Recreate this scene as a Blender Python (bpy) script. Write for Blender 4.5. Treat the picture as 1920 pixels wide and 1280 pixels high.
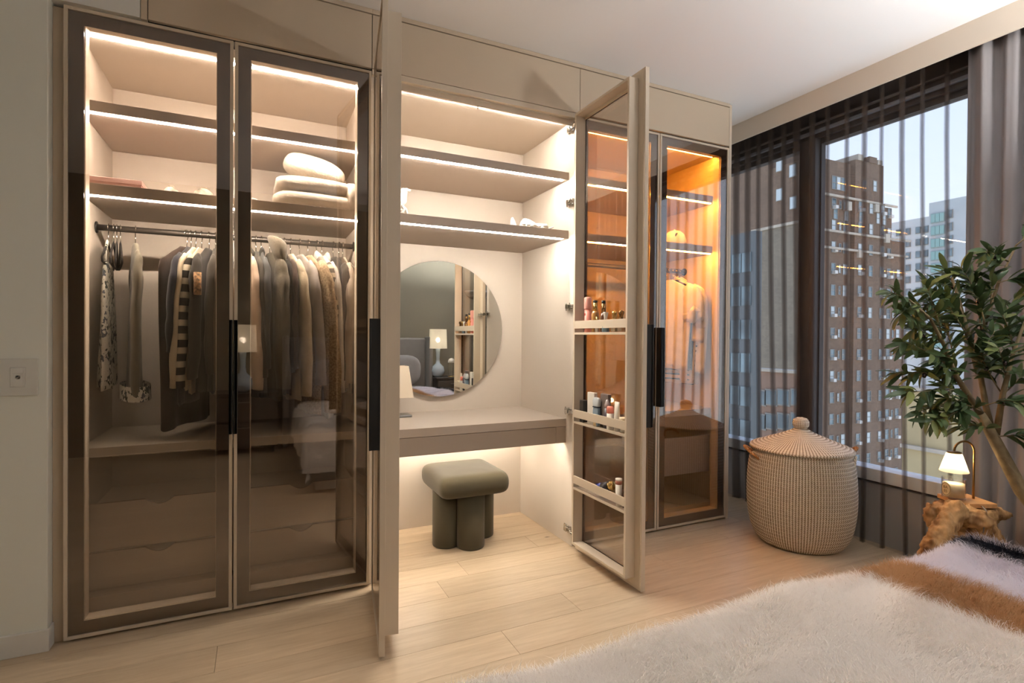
import bpy, math, random
import numpy as np
from mathutils import Vector, Matrix

random.seed(7)
rng = np.random.default_rng(11)
PI = math.pi
sc = bpy.context.scene
for o in list(bpy.data.objects):
    bpy.data.objects.remove(o, do_unlink=True)
COL = sc.collection

# ------------------------------------------------------------------ camera
F_PX = 1005.0
YAW, PIT, ROL = math.radians(25.40), math.radians(-0.46), math.radians(0.41)
CAM = Vector((0.688, -2.647, 1.22))
cd = bpy.data.cameras.new('camera')
cd.sensor_width = 36.0
cd.lens = F_PX / 1920.0 * 36.0
cd.clip_start = 0.02
cd.clip_end = 600.0
cam = bpy.data.objects.new('camera', cd)
COL.objects.link(cam)
cam.matrix_world = (Matrix.Translation(CAM) @ Matrix.Rotation(-YAW, 4, 'Z') @
                    Matrix.Rotation(PI / 2 + PIT, 4, 'X') @ Matrix.Rotation(ROL, 4, 'Z'))
sc.camera = cam


def ray(u, v):
    """direction of the sight line through a pixel of the 1920x1280 photograph"""
    a, b = u - 960.0, v - 640.0
    d = Vector((a / F_PX, -b / F_PX, -1.0))
    return (cam.matrix_world.to_3x3() @ d)


def at(u, v, **k):
    (ax, val), = k.items()
    d = ray(u, v)
    i = 'xyz'.index(ax)
    return CAM + d * ((val - CAM[i]) / d[i])


# ------------------------------------------------------------------ sky, exposure
world = bpy.data.worlds.new('evening_sky')
sc.world = world
world.use_nodes = True
wn, wl = world.node_tree.nodes, world.node_tree.links
wn.clear()
w_out = wn.new('ShaderNodeOutputWorld')
w_bg = wn.new('ShaderNodeBackground')
w_tc = wn.new('ShaderNodeTexCoord')
w_sep = wn.new('ShaderNodeSeparateXYZ')
w_mr = wn.new('ShaderNodeMapRange')
w_mr.inputs['From Min'].default_value = -0.05
w_mr.inputs['From Max'].default_value = 0.60
w_cr = wn.new('ShaderNodeValToRGB')
w_cr.color_ramp.elements[0].color = (0.84, 0.89, 0.97, 1)
w_cr.color_ramp.elements[1].color = (0.42, 0.55, 0.88, 1)
wl.new(w_tc.outputs['Generated'], w_sep.inputs[0])
wl.new(w_sep.outputs['Z'], w_mr.inputs['Value'])
wl.new(w_mr.outputs[0], w_cr.inputs[0])
wl.new(w_cr.outputs[0], w_bg.inputs['Color'])
w_bg.inputs['Strength'].default_value = 1.35
wl.new(w_bg.outputs[0], w_out.inputs[0])

vs = sc.view_settings
vs.view_transform = 'Standard'
vs.look = 'None'
vs.gamma = 1.0
vs.exposure = 0.34
vs.use_curve_mapping = False
sc.cycles.max_bounces = 10
sc.cycles.diffuse_bounces = 5
sc.cycles.glossy_bounces = 5
sc.cycles.transmission_bounces = 6
sc.cycles.transparent_max_bounces = 40
sc.cycles.sample_clamp_indirect = 6.0
sc.cycles.caustics_reflective = False
sc.cycles.caustics_refractive = False

LED_POWER = 215.0       # emission strength of the cool-white strips
AMBER_POWER = 240.0
ADDED_UPLIGHT_POWER = 450.0     # added unseen torchiere that brightens the ceiling
ADDED_PENDANT_POWER = 6.0     # added unseen globe pendant, fill for the room

# ------------------------------------------------------------------ materials


def lin(c):
    r = []
    for x in c[:3]:
        x = x / 255.0
        r.append(x / 12.92 if x <= 0.04045 else ((x + 0.055) / 1.055) ** 2.4)
    return (r[0], r[1], r[2], 1.0)


MATS = {}


class N:
    def __init__(self, name):
        self.m = bpy.data.materials.new(name)
        self.m.use_nodes = True
        self.t = self.m.node_tree
        self.n, self.l = self.t.nodes, self.t.links
        self.n.clear()
        self.out = self.n.new('ShaderNodeOutputMaterial')

    def add(self, typ, **props):
        nd = self.n.new(typ)
        for k, v in props.items():
            setattr(nd, k, v)
        return nd

    def link(self, a, b):
        self.l.new(a, b)


def mat(name, rgb, rough=0.5, metal=0.0, var=0.0, vscale=6.0, bump=0.0, bscale=80.0, sheen=0.0, spec=0.5,
        stretch=None, coat=0.0, rgb2=None, obj_random=0.0, trans=0.0):
    if name in MATS:
        return MATS[name]
    g = N(name)
    p = g.add('ShaderNodeBsdfPrincipled')
    g.link(p.outputs[0], g.out.inputs[0])
    c = lin(rgb)
    p.inputs['Base Color'].default_value = c
    p.inputs['Roughness'].default_value = rough
    p.inputs['Metallic'].default_value = metal
    p.inputs['Specular IOR Level'].default_value = spec
    p.inputs['Sheen Weight'].default_value = sheen
    p.inputs['Coat Weight'].default_value = coat
    p.inputs['Transmission Weight'].default_value = trans
    if var or bump or rgb2:
        tc = g.add('ShaderNodeTexCoord')
        mp = g.add('ShaderNodeMapping')
        g.link(tc.outputs['Object'], mp.inputs[0])
        if stretch:
            mp.inputs['Scale'].default_value = stretch
    if var or rgb2:
        nz = g.add('ShaderNodeTexNoise')
        nz.inputs['Scale'].default_value = vscale
        nz.inputs['Detail'].default_value = 4
        g.link(mp.outputs[0], nz.inputs['Vector'])
        cr = g.add('ShaderNodeValToRGB')
        if rgb2:
            a, b = c, lin(rgb2)
        else:
            a = tuple(x * (1 - var) for x in c[:3]) + (1,)
            b = tuple(min(1, x * (1 + var)) for x in c[:3]) + (1,)
        cr.color_ramp.elements[0].position = 0.3
        cr.color_ramp.elements[1].position = 0.7
        cr.color_ramp.elements[0].color = a
        cr.color_ramp.elements[1].color = b
        g.link(nz.outputs['Fac'], cr.inputs[0])
        g.link(cr.outputs[0], p.inputs['Base Color'])
    if bump:
        nb = g.add('ShaderNodeTexNoise')
        nb.inputs['Scale'].default_value = bscale
        nb.inputs['Detail'].default_value = 3
        g.link(mp.outputs[0], nb.inputs['Vector'])
        bp = g.add('ShaderNodeBump')
        bp.inputs['Strength'].default_value = bump
        bp.inputs['Distance'].default_value = 0.004
        g.link(nb.outputs['Fac'], bp.inputs['Height'])
        g.link(bp.outputs[0], p.inputs['Normal'])
    MATS[name] = g.m
    return g.m


def emit(name, rgb_lin, strength):
    if name in MATS:
        return MATS[name]
    g = N(name)
    e = g.add('ShaderNodeEmission')
    e.inputs['Color'].default_value = tuple(rgb_lin) + (1,)
    e.inputs['Strength'].default_value = strength
    g.link(e.outputs[0], g.out.inputs[0])
    MATS[name] = g.m
    return g.m


def pane_mat(name, tint, ior, rough=0.0):
    """thin sheet of glass: tinted straight-through part plus Fresnel reflection"""
    g = N(name)
    geo = g.add('ShaderNodeNewGeometry')
    mx = g.add('ShaderNodeMix')
    mx.data_type = 'FLOAT'
    mx.inputs['A'].default_value = ior
    mx.inputs['B'].default_value = 1.0 / ior
    g.link(geo.outputs['Backfacing'], mx.inputs['Factor'])
    fr = g.add('ShaderNodeFresnel')
    g.link(mx.outputs[0], fr.inputs['IOR'])
    tr = g.add('ShaderNodeBsdfTransparent')
    tr.inputs['Color'].default_value = tuple(math.sqrt(x) for x in tint) + (1,)
    gl = g.add('ShaderNodeBsdfGlossy')
    gl.inputs['Roughness'].default_value = rough
    gl.inputs['Color'].default_value = (1.0, 0.97, 0.94, 1)
    ms = g.add('ShaderNodeMixShader')
    g.link(fr.outputs[0], ms.inputs[0])
    g.link(tr.outputs[0], ms.inputs[1])
    g.link(gl.outputs[0], ms.inputs[2])
    g.link(ms.outputs[0], g.out.inputs[0])
    MATS[name] = g.m
    return g.m


def sheer_mat(name, rgb, opacity):
    g = N(name)
    tr = g.add('ShaderNodeBsdfTransparent')
    df = g.add('ShaderNodeBsdfDiffuse')
    df.inputs['Color'].default_value = lin(rgb)
    tl = g.add('ShaderNodeBsdfTranslucent')
    tl.inputs['Color'].default_value = lin(rgb)
    m1 = g.add('ShaderNodeMixShader')
    m1.inputs[0].default_value = 0.3
    g.link(df.outputs[0], m1.inputs[1])
    g.link(tl.outputs[0], m1.inputs[2])
    m2 = g.add('ShaderNodeMixShader')
    m2.inputs[0].default_value = opacity
    g.link(tr.outputs[0], m2.inputs[1])
    g.link(m1.outputs[0], m2.inputs[2])
    g.link(m2.outputs[0], g.out.inputs[0])
    MATS[name] = g.m
    return g.m


def stripe_mat(name, rgb_a, rgb_b, period, duty=0.5, axis='Z', bump=0.2):
    g = N(name)
    tc = g.add('ShaderNodeTexCoord')
    sp = g.add('ShaderNodeSeparateXYZ')
    g.link(tc.outputs['Object'], sp.inputs[0])
    m1 = g.add('ShaderNodeMath', operation='DIVIDE')
    m1.inputs[1].default_value = period
    g.link(sp.outputs[axis], m1.inputs[0])
    m2 = g.add('ShaderNodeMath', operation='FRACT')
    g.link(m1.outputs[0], m2.inputs[0])
    m3 = g.add('ShaderNodeMath', operation='GREATER_THAN')
    m3.inputs[1].default_value = duty
    g.link(m2.outputs[0], m3.inputs[0])
    mx = g.add('ShaderNodeMix', data_type='RGBA')
    mx.inputs['A'].default_value = lin(rgb_a)
    mx.inputs['B'].default_value = lin(rgb_b)
    g.link(m3.outputs[0], mx.inputs['Factor'])
    p = g.add('ShaderNodeBsdfPrincipled')
    p.inputs['Roughness'].default_value = 0.9
    p.inputs['Specular IOR Level'].default_value = 0.2
    g.link(mx.outputs['Result'], p.inputs['Base Color'])
    nb = g.add('ShaderNodeTexNoise')
    nb.inputs['Scale'].default_value = 120
    g.link(tc.outputs['Object'], nb.inputs['Vector'])
    bp = g.add('ShaderNodeBump')
    bp.inputs['Strength'].default_value = bump
    bp.inputs['Distance'].default_value = 0.004
    g.link(nb.outputs['Fac'], bp.inputs['Height'])
    g.link(bp.outputs[0], p.inputs['Normal'])
    g.link(p.outputs[0], g.out.inputs[0])
    MATS[name] = g.m
    return g.m


def floral_mat(name):
    g = N(name)
    tc = g.add('ShaderNodeTexCoord')
    vo = g.add('ShaderNodeTexVoronoi')
    vo.inputs['Scale'].default_value = 28
    nz = g.add('ShaderNodeTexNoise')
    nz.inputs['Scale'].default_value = 22
    nz.inputs['Detail'].default_value = 3
    mixv = g.add('ShaderNodeMix', data_type='RGBA')
    mixv.inputs['Factor'].default_value = 0.25
    g.link(tc.outputs['Object'], nz.inputs['Vector'])
    g.link(tc.outputs['Object'], mixv.inputs['A'])
    g.link(nz.outputs['Color'], mixv.inputs['B'])
    g.link(mixv.outputs['Result'], vo.inputs['Vector'])
    cr = g.add('ShaderNodeValToRGB')
    cr.color_ramp.interpolation = 'CONSTANT'
    e = cr.color_ramp.elements
    e[0].position, e[0].color = 0.0, lin((232, 228, 214))
    e[1].position, e[1].color = 0.42, lin((84, 92, 104))
    k = e.new(0.56)
    k.color = lin((52, 66, 62))
    k = e.new(0.68)
    k.color = lin((226, 222, 206))
    sepc = g.add('ShaderNodeSeparateColor')
    g.link(vo.outputs['Color'], sepc.inputs[0])
    g.link(sepc.outputs[0], cr.inputs[0])
    p = g.add('ShaderNodeBsdfPrincipled')
    p.inputs['Roughness'].default_value = 0.8
    g.link(cr.outputs[0], p.inputs['Base Color'])
    g.link(p.outputs[0], g.out.inputs[0])
    MATS[name] = g.m
    return g.m


def oak_mat():
    g = N('oak_plank')
    tc = g.add('ShaderNodeTexCoord')
    oi = g.add('ShaderNodeObjectInfo')
    off = g.add('ShaderNodeVectorMath', operation='MULTIPLY_ADD')
    cmb = g.add('ShaderNodeCombineXYZ')
    for i in range(3):
        g.link(oi.outputs['Random'], cmb.inputs[i])
    off.inputs[1].default_value = (37, 91, 53)
    g.link(cmb.outputs[0], off.inputs[0])
    g.link(tc.outputs['Object'], off.inputs[2])
    mp = g.add('ShaderNodeMapping')
    mp.inputs['Scale'].default_value = (1.3, 14.0, 6.0)
    g.link(off.outputs[0], mp.inputs[0])
    nz = g.add('ShaderNodeTexNoise')
    nz.inputs['Scale'].default_value = 3.2
    nz.inputs['Detail'].default_value = 7
    nz.inputs['Roughness'].default_value = 0.62
    nz.inputs['Distortion'].default_value = 0.35
    g.link(mp.outputs[0], nz.inputs['Vector'])
    cr = g.add('ShaderNodeValToRGB')
    cr.color_ramp.elements[0].position = 0.30
    cr.color_ramp.elements[0].color = lin((188, 166, 138))
    cr.color_ramp.elements[1].position = 0.72
    cr.color_ramp.elements[1].color = lin((208, 188, 160))
    g.link(nz.outputs['Fac'], cr.inputs[0])
    # knots
    mp2 = g.add('ShaderNodeMapping')
    mp2.inputs['Scale'].default_value = (1.3, 2.6, 2.0)
    g.link(off.outputs[0], mp2.inputs[0])
    vo = g.add('ShaderNodeTexVoronoi')
    vo.inputs['Scale'].default_value = 1.55
    g.link(mp2.outputs[0], vo.inputs['Vector'])
    kr = g.add('ShaderNodeValToRGB')
    kr.color_ramp.elements[0].position = 0.012
    kr.color_ramp.elements[0].color = (0.22, 0.2, 0.18, 1)
    kr.color_ramp.elements[1].position = 0.045
    kr.color_ramp.elements[1].color = (1, 1, 1, 1)
    g.link(vo.outputs['Distance'], kr.inputs[0])
    m1 = g.add('ShaderNodeMix', data_type='RGBA', blend_type='MULTIPLY')
    m1.inputs['Factor'].default_value = 0.85
    g.link(cr.outputs[0], m1.inputs['A'])
    g.link(kr.outputs[0], m1.inputs['B'])
    hs = g.add('ShaderNodeHueSaturation')
    mr = g.add('ShaderNodeMapRange')
    mr.inputs['To Min'].default_value = 0.90
    mr.inputs['To Max'].default_value = 1.08
    g.link(oi.outputs['Random'], mr.inputs['Value'])
    g.link(mr.outputs[0], hs.inputs['Value'])
    g.link(m1.outputs['Result'], hs.inputs['Color'])
    p = g.add('ShaderNodeBsdfPrincipled')
    p.inputs['Roughness'].default_value = 0.33
    p.inputs['Specular IOR Level'].default_value = 0.45
    g.link(hs.outputs[0], p.inputs['Base Color'])
    bp = g.add('ShaderNodeBump')
    bp.inputs['Strength'].default_value = 0.06
    bp.inputs['Distance'].default_value = 0.003
    g.link(nz.outputs['Fac'], bp.inputs['Height'])
    g.link(bp.outputs[0], p.inputs['Normal'])
    g.link(p.outputs[0], g.out.inputs[0])
    MATS['oak_plank'] = g.m
    return g.m


def brick_mat(name, a, b, mortar, scale=1.0):
    g = N(name)
    tc = g.add('ShaderNodeTexCoord')
    sp = g.add('ShaderNodeSeparateXYZ')
    g.link(tc.outputs['Object'], sp.inputs[0])
    ad = g.add('ShaderNodeMath', operation='ADD')
    g.link(sp.outputs['X'], ad.inputs[0])
    g.link(sp.outputs['Y'], ad.inputs[1])
    cm = g.add('ShaderNodeCombineXYZ')
    g.link(ad.outputs[0], cm.inputs[0])
    g.link(sp.outputs['Z'], cm.inputs[1])
    br = g.add('ShaderNodeTexBrick')
    br.inputs['Scale'].default_value = scale
    br.inputs['Color1'].default_value = lin(a)
    br.inputs['Color2'].default_value = lin(b)
    br.inputs['Mortar'].default_value = lin(mortar)
    br.inputs['Mortar Size'].default_value = 0.012
    g.link(cm.outputs[0], br.inputs['Vector'])
    nz = g.add('ShaderNodeTexNoise')
    nz.inputs['Scale'].default_value = 0.35
    nz.inputs['Detail'].default_value = 5
    g.link(tc.outputs['Object'], nz.inputs['Vector'])
    cr = g.add('ShaderNodeValToRGB')
    cr.color_ramp.elements[0].color = (0.7, 0.7, 0.7, 1)
    cr.color_ramp.elements[1].color = (1.15, 1.12, 1.08, 1)
    g.link(nz.outputs['Fac'], cr.inputs[0])
    m1 = g.add('ShaderNodeMix', data_type='RGBA', blend_type='MULTIPLY')
    m1.inputs['Factor'].default_value = 1.0
    g.link(br.outputs['Color'], m1.inputs['A'])
    g.link(cr.outputs[0], m1.inputs['B'])
    p = g.add('ShaderNodeBsdfPrincipled')
    p.inputs['Roughness'].default_value = 0.9
    g.link(m1.outputs['Result'], p.inputs['Base Color'])
    g.link(p.outputs[0], g.out.inputs[0])
    MATS[name] = g.m
    return g.m


def blanket_mat():
    """long-haired wool blanket woven in broad stripes that run along the bed"""
    g = N('mohair_wool')
    tc = g.add('ShaderNodeTexCoord')
    sp = g.add('ShaderNodeSeparateXYZ')
    g.link(tc.outputs['Object'], sp.inputs[0])
    nz = g.add('ShaderNodeTexNoise')
    nz.inputs['Scale'].default_value = 14
    g.link(tc.outputs['Object'], nz.inputs['Vector'])
    wob = g.add('ShaderNodeMath', operation='MULTIPLY_ADD')
    wob.inputs[1].default_value = 0.07
    g.link(nz.outputs['Fac'], wob.inputs[0])
    g.link(sp.outputs['X'], wob.inputs[2])
    mr = g.add('ShaderNodeMapRange')
    mr.inputs['From Min'].default_value = -1.0
    mr.inputs['From Max'].default_value = 1.3
    g.link(wob.outputs[0], mr.inputs['Value'])
    cr = g.add('ShaderNodeValToRGB')
    e = cr.color_ramp.elements
    def pos(x):            # x in world metres -> ramp position (blanket origin at x = 2.0)
        return (x - 2.0 + 0.035 + 1.0) / 2.3
    cream, tan, lav, blk = lin((248, 245, 242)), lin((186, 148, 110)), lin((232, 230, 240)), lin((34, 36, 44))
    e[0].position, e[0].color = 0.0, cream
    e[1].position, e[1].color = pos(2.29), cream
    for x, c in ((2.33, tan), (2.50, tan), (2.545, lav), (2.83, lav), (2.855, blk), (2.93, blk), (2.96, lav)):
        k = e.new(pos(x))
        k.color = c
    g.link(mr.outputs[0], cr.inputs[0])
    df = g.add('ShaderNodeBsdfDiffuse')
    tl = g.add('ShaderNodeBsdfTranslucent')
    g.link(cr.outputs[0], df.inputs['Color'])
    g.link(cr.outputs[0], tl.inputs['Color'])
    ms = g.add('ShaderNodeMixShader')
    ms.inputs[0].default_value = 0.35
    g.link(df.outputs[0], ms.inputs[1])
    g.link(tl.outputs[0], ms.inputs[2])
    g.link(ms.outputs[0], g.out.inputs[0])
    MATS['mohair_wool'] = g.m
    return g.m


M_ = mat
CHAMP = M_('champagne_lacquer', (196, 180, 158), 0.42, var=0.03, vscale=1.5, bump=0.02, bscale=400)
CHAMP_L = M_('champagne_light', (206, 192, 172), 0.45)
LINER = M_('greige_interior', (216, 206, 194), 0.55, var=0.015, vscale=2)
SHELF = M_('taupe_shelf', (190, 177, 165), 0.5)
DRAWERM = M_('taupe_drawer', (164, 152, 140), 0.5)
BRONZE = M_('bronze_border', (72, 58, 48), 0.25, spec=0.5)
DARKGAP = M_('shadow_gap', (30, 26, 22), 0.8)
BLACK = M_('black_metal', (20, 20, 21), 0.45, spec=0.4)
CHROME = M_('chrome', (200, 198, 192), 0.18, metal=1.0)
STEEL = M_('brushed_steel', (150, 148, 145), 0.32, metal=1.0)
GUN = M_('gunmetal_rod', (92, 88, 84), 0.35, metal=0.8)
WHITE = M_('white_paint', (226, 225, 220), 0.7, bump=0.02, bscale=60)
WALLW = M_('white_wall_paint', (236, 238, 230), 0.75, bump=0.03, bscale=90)
CEIL = M_('ceiling_paint', (242, 242, 243), 0.85)
GREYWALL = M_('grey_wall_paint', (116, 110, 96), 0.8, bump=0.02, bscale=70)
FASCIA = M_('cream_fascia', (212, 200, 184), 0.6)
HEADM = M_('dark_window_head', (58, 52, 50), 0.6)
SILLM = M_('pale_sill', (226, 232, 234), 0.4)
LOWWALL = M_('grey_lower_wall', (186, 186, 188), 0.7)
OAK = oak_mat()
GLASS_D = pane_mat('bronze_door_glass', (0.76, 0.69, 0.625), 2.05)
GLASS_W = pane_mat('window_glass', (0.92, 0.94, 0.94), 1.45)
LEDW = emit('led_white', (1.0, 0.90, 0.78), LED_POWER)
LEDL = emit('led_white_bright', (1.0, 0.89, 0.77), LED_POWER * 1.15)
LEDA = emit('led_amber', (1.0, 0.41, 0.055), AMBER_POWER)
PLASTIC = M_('white_plastic', (222, 222, 216), 0.35)

# ------------------------------------------------------------------ mesh helpers


class MB:
    def __init__(self, xf=None):
        self.v, self.f, self.s = [], [], []
        self.xf = xf

    def _add(self, vs_, fs, smooth=False):
        b = len(self.v)
        flip = False
        if self.xf:
            vs_ = [self.xf(p) for p in vs_]
            flip = getattr(self.xf, 'flip', False)
        self.v.extend([tuple(p) for p in vs_])
        for f in fs:
            f = [i + b for i in f]
            self.f.append(f[::-1] if flip else f)
            self.s.append(smooth)
        return self

    def box(self, x0, x1, y0, y1, z0, z1):
        return self._add([(x0, y0, z0), (x1, y0, z0), (x1, y1, z0), (x0, y1, z0), (x0, y0, z1), (x1, y0, z1), (x1, y1, z1), (x0, y1, z1)],
                         [(0, 3, 2, 1), (4, 5, 6, 7), (0, 1, 5, 4), (1, 2, 6, 5), (2, 3, 7, 6), (3, 0, 4, 7)])

    def ring(self, x0, x1, z0, z1, w, y0, y1):
        """rectangular frame in the x-z plane, w wide, from y0 to y1, one closed solid"""
        o = [(x0, z0), (x1, z0), (x1, z1), (x0, z1)]
        i = [(x0 + w, z0 + w), (x1 - w, z0 + w), (x1 - w, z1 - w), (x0 + w, z1 - w)]
        vs_ = [(a, y0, b) for a, b in o] + [(a, y0, b) for a, b in i] + [(a, y1, b) for a, b in o] + [(a, y1, b) for a, b in i]
        fs = []
        for k in range(4):
            n = (k + 1) % 4
            fs += [(k, n, 4 + n, 4 + k), (8 + n, 8 + k, 12 + k, 12 + n), (n, k, 8 + k, 8 + n), (4 + k, 4 + n, 12 + n, 12 + k)]
        return self._add(vs_, fs)

    def loft(self, rings, cap=True, smooth=True, closed=True):
        n = len(rings[0])
        vs_ = [p for r in rings for p in r]
        fs = []
        for i in range(len(rings) - 1):
            for j in range(n if closed else n - 1):
                k = (j + 1) % n
                fs.append((i * n + j, i * n + k, (i + 1) * n + k, (i + 1) * n + j))
        if cap:
            fs.append(tuple(range(n))[::-1])
            fs.append(tuple((len(rings) - 1) * n + j for j in range(n)))
        return self._add(vs_, fs, smooth)

    def lathe(self, prof, c=(0, 0, 0), n=24, axis='z', smooth=True, cap=True):
        rings = []
        for r, h in prof:
            ring = []
            for j in range(n):
                a = 2 * PI * j / n
                p = (r * math.cos(a), r * math.sin(a), h)
                if axis == 'x':
                    p = (h, p[0], p[1])
                elif axis == 'y':
                    p = (p[1], h, p[0])
                ring.append((c[0] + p[0], c[1] + p[1], c[2] + p[2]))
            rings.append(ring)
        return self.loft(rings, cap, smooth)

    def tube(self, pts, rad, n=10, cap=True, flat=(1, 1)):
        pts = [Vector(p) for p in pts]
        if not hasattr(rad, '__len__'):
            rad = [rad] * len(pts)
        rings = []
        up = None
        for i, p in enumerate(pts):
            t = (pts[min(i + 1, len(pts) - 1)] - pts[max(i - 1, 0)]).normalized()
            if up is None:
                up = Vector((0, 0, 1)) if abs(t.z) < 0.9 else Vector((0, 1, 0))
            a = t.cross(up).normalized()
            b = a.cross(t).normalized()
            up = b
            r = rad[i]
            rings.append([tuple(p + a * (r * flat[0] * math.cos(2 * PI * j / n)) + b * (r * flat[1] * math.sin(2 * PI * j / n))) for j in range(n)])
        return self.loft(rings, cap, True)

    def prism(self, poly, z0, z1):
        n = len(poly)
        vs_ = [(x, y, z0) for x, y in poly] + [(x, y, z1) for x, y in poly]
        fs = [tuple(range(n))[::-1], tuple(range(n, 2 * n))] + [(i, (i + 1) % n, n + (i + 1) % n, n + i) for i in range(n)]
        return self._add(vs_, fs)

    def grid(self, fn, nu, nv, smooth=True):
        vs_ = [fn(i / (nu - 1), j / (nv - 1)) for j in range(nv) for i in range(nu)]
        fs = [(j * nu + i, j * nu + i + 1, (j + 1) * nu + i + 1, (j + 1) * nu + i) for j in range(nv - 1) for i in range(nu - 1)]
        return self._add(vs_, fs, smooth)

    def sphere(self, c, r, n=14, m=9, s=(1, 1, 1)):
        prof = [(max(1e-4, math.sin(PI * k / (m - 1))), -math.cos(PI * k / (m - 1))) for k in range(m)]
        rings = [[(c[0] + r * s[0] * q * math.cos(2 * PI * j / n), c[1] + r * s[1] * q * math.sin(2 * PI * j / n), c[2] + r * s[2] * h) for j in range(n)] for q, h in prof]
        return self.loft(rings, True, True)


ORG = {}


def obj(name, mb, material, parent=None, origin=None, bevel=0.0, subsurf=0, solid=0.0):
    """one mesh object; vertices are given in world metres"""
    va = np.array(mb.v, dtype=float)
    if parent is not None:
        org = ORG[parent.name]
    elif origin is not None:
        org = Vector(origin)
    else:
        lo, hi = va.min(0), va.max(0)
        org = Vector(((lo[0] + hi[0]) / 2, (lo[1] + hi[1]) / 2, lo[2]))
    va = va - np.array(org)
    me = bpy.data.meshes.new(name)
    me.from_pydata(va.tolist(), [], mb.f)
    me.polygons.foreach_set('use_smooth', mb.s)
    me.materials.append(material)
    me.update()
    o = bpy.data.objects.new(name, me)
    COL.objects.link(o)
    if parent is not None:
        o.parent = parent
    else:
        o.location = org
    ORG[o.name] = Vector(org)
    if solid:
        md = o.modifiers.new('thickness', 'SOLIDIFY')
        md.thickness = solid
        md.offset = 0
    if bevel:
        md = o.modifiers.new('bevel', 'BEVEL')
        md.width = bevel
        md.segments = 2
        md.limit_method = 'ANGLE'
        md.angle_limit = math.radians(50)
    if subsurf:
        md = o.modifiers.new('subsurf', 'SUBSURF')
        md.levels = subsurf
        md.render_levels = subsurf
    return o


def empty(name, loc):
    o = bpy.data.objects.new(name, None)
    o.empty_display_size = 0.1
    COL.objects.link(o)
    o.location = loc
    ORG[o.name] = Vector(loc)
    return o


def tag(o, label=None, cat=None, group=None, kind=None):
    if label:
        o['label'] = label
    if cat:
        o['category'] = cat
    if group:
        o['group'] = group
    if kind:
        o['kind'] = kind
    return o


def thing(name, loc, label, cat, group=None):
    return tag(empty(name, loc), label, cat, group)


def struct(name, mb, m, parent=None, **k):
    o = obj(name, mb, m, parent, **k)
    if parent is None:
        o['kind'] = 'structure'
    return o


def B(*a):
    return MB().box(*a)


def place(me, name, loc, parent, rot=None, mat_=None, scale=None):
    """a copy that shares mesh data, placed at a world location under its parent"""
    o = bpy.data.objects.new(name, me)
    COL.objects.link(o)
    o.parent = parent
    o.location = Vector(loc) - ORG[parent.name]
    if rot is not None:
        o.rotation_euler = rot
    if scale is not None:
        o.scale = scale
    ORG[o.name] = Vector(loc)
    return o


def mesh_of(name, mb, *materials):
    me = bpy.data.meshes.new(name)
    me.from_pydata([tuple(p) for p in mb.v], [], mb.f)
    me.polygons.foreach_set('use_smooth', mb.s)
    for m in materials:
        me.materials.append(m)
    me.update()
    return me


def text_obj(name, body, size, m, parent, matrix, extrude=0.0004):
    cu = bpy.data.curves.new(name, 'FONT')
    cu.body = body
    cu.size = size
    cu.extrude = extrude
    cu.align_x = 'CENTER'
    cu.align_y = 'CENTER'
    tmp = bpy.data.objects.new(name, cu)
    COL.objects.link(tmp)
    dg = bpy.context.evaluated_depsgraph_get()
    me = bpy.data.meshes.new_from_object(tmp.evaluated_get(dg))
    bpy.data.objects.remove(tmp, do_unlink=True)
    me.materials.clear()
    me.materials.append(m)
    me.transform(Matrix.Translation(-ORG[parent.name]) @ matrix)
    o = bpy.data.objects.new(name, me)
    COL.objects.link(o)
    o.parent = parent
    ORG[o.name] = Vector(ORG[parent.name])
    return o


# ================================================================== THE SETTING
P = 0.5925                     # width of one wardrobe door
H = 2.503                      # top of the doors
CZ = 2.80                      # ceiling
XL, XR, YF, YB = -1.70, 4.12, -3.95, 0.73
WX = 4.05                      # window plane

fl = struct('floor', B(XL, XR, YF, YB, -0.06, -0.021), M_('subfloor', (70, 58, 44), 0.9))
row_w = 0.1815
y = -0.446 - 20 * row_w
r = 0
while y < YB:
    y1 = min(y + row_w, YB)
    y0 = max(y, YF)
    if y1 > YF + 0.02:
        k = round((y + 0.446) / row_w)
        joints = {-1: [2.0 - 2.2, 2.0], -2: [1.606 - 2.1, 1.606], -3: [0.9, 3.0], 0: [0.55, 2.7], 1: [1.5, 3.3]}.get(k)
        if joints is None:
            joints = []
            x = XL + random.uniform(0.4, 2.0)
            while x < XR - 0.3:
                joints.append(x)
                x += random.uniform(1.7, 2.25)
        xs = [XL] + [j for j in joints if XL + .2 < j < XR - .2] + [XR]
        for a, b in zip(xs[:-1], xs[1:]):
            g_ = 0.0006
            pl = obj('plank', B(a + g_, b - g_, y0 + g_, y1 - g_, -0.02, 0.0), OAK, None, bevel=0.0006)
            pl.location = Vector(pl.location) - Vector(fl.location)
            pl.parent = fl
    y += row_w

ce = struct('ceiling', B(XL, XR, YF, YB, CZ, CZ + 0.1), CEIL)
struct('wall_back', B(XL, XR, YB, YB + 0.1, 0, CZ), LINER)
struct('wall_front', B(XL, XR, YF - 0.1, YF, 0, CZ), GREYWALL)
struct('wall_left', B(XL - 0.1, XL, YF, YB, 0, CZ), WALLW)
struct('wall_side', B(XL, -0.040, -0.022, 0.12, 0, CZ), WALLW, bevel=0.003)
struct('baseboard_left', B(XL, -0.033, -0.034, -0.0225, 0, 0.085).box(-0.0395, -0.033, -0.0225, 0.028, 0, 0.085), WHITE, bevel=0.002)
struct('trim_1', B(-0.0395, 0.250, -0.004, 0.5, H + 0.012, CZ), WHITE)           # bulkhead over the first door
struct('trim_2', B(3.87, 3.885, YF, YB, 2.668, CZ), FASCIA, bevel=0.0015)         # curtain-pocket fascia

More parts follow.
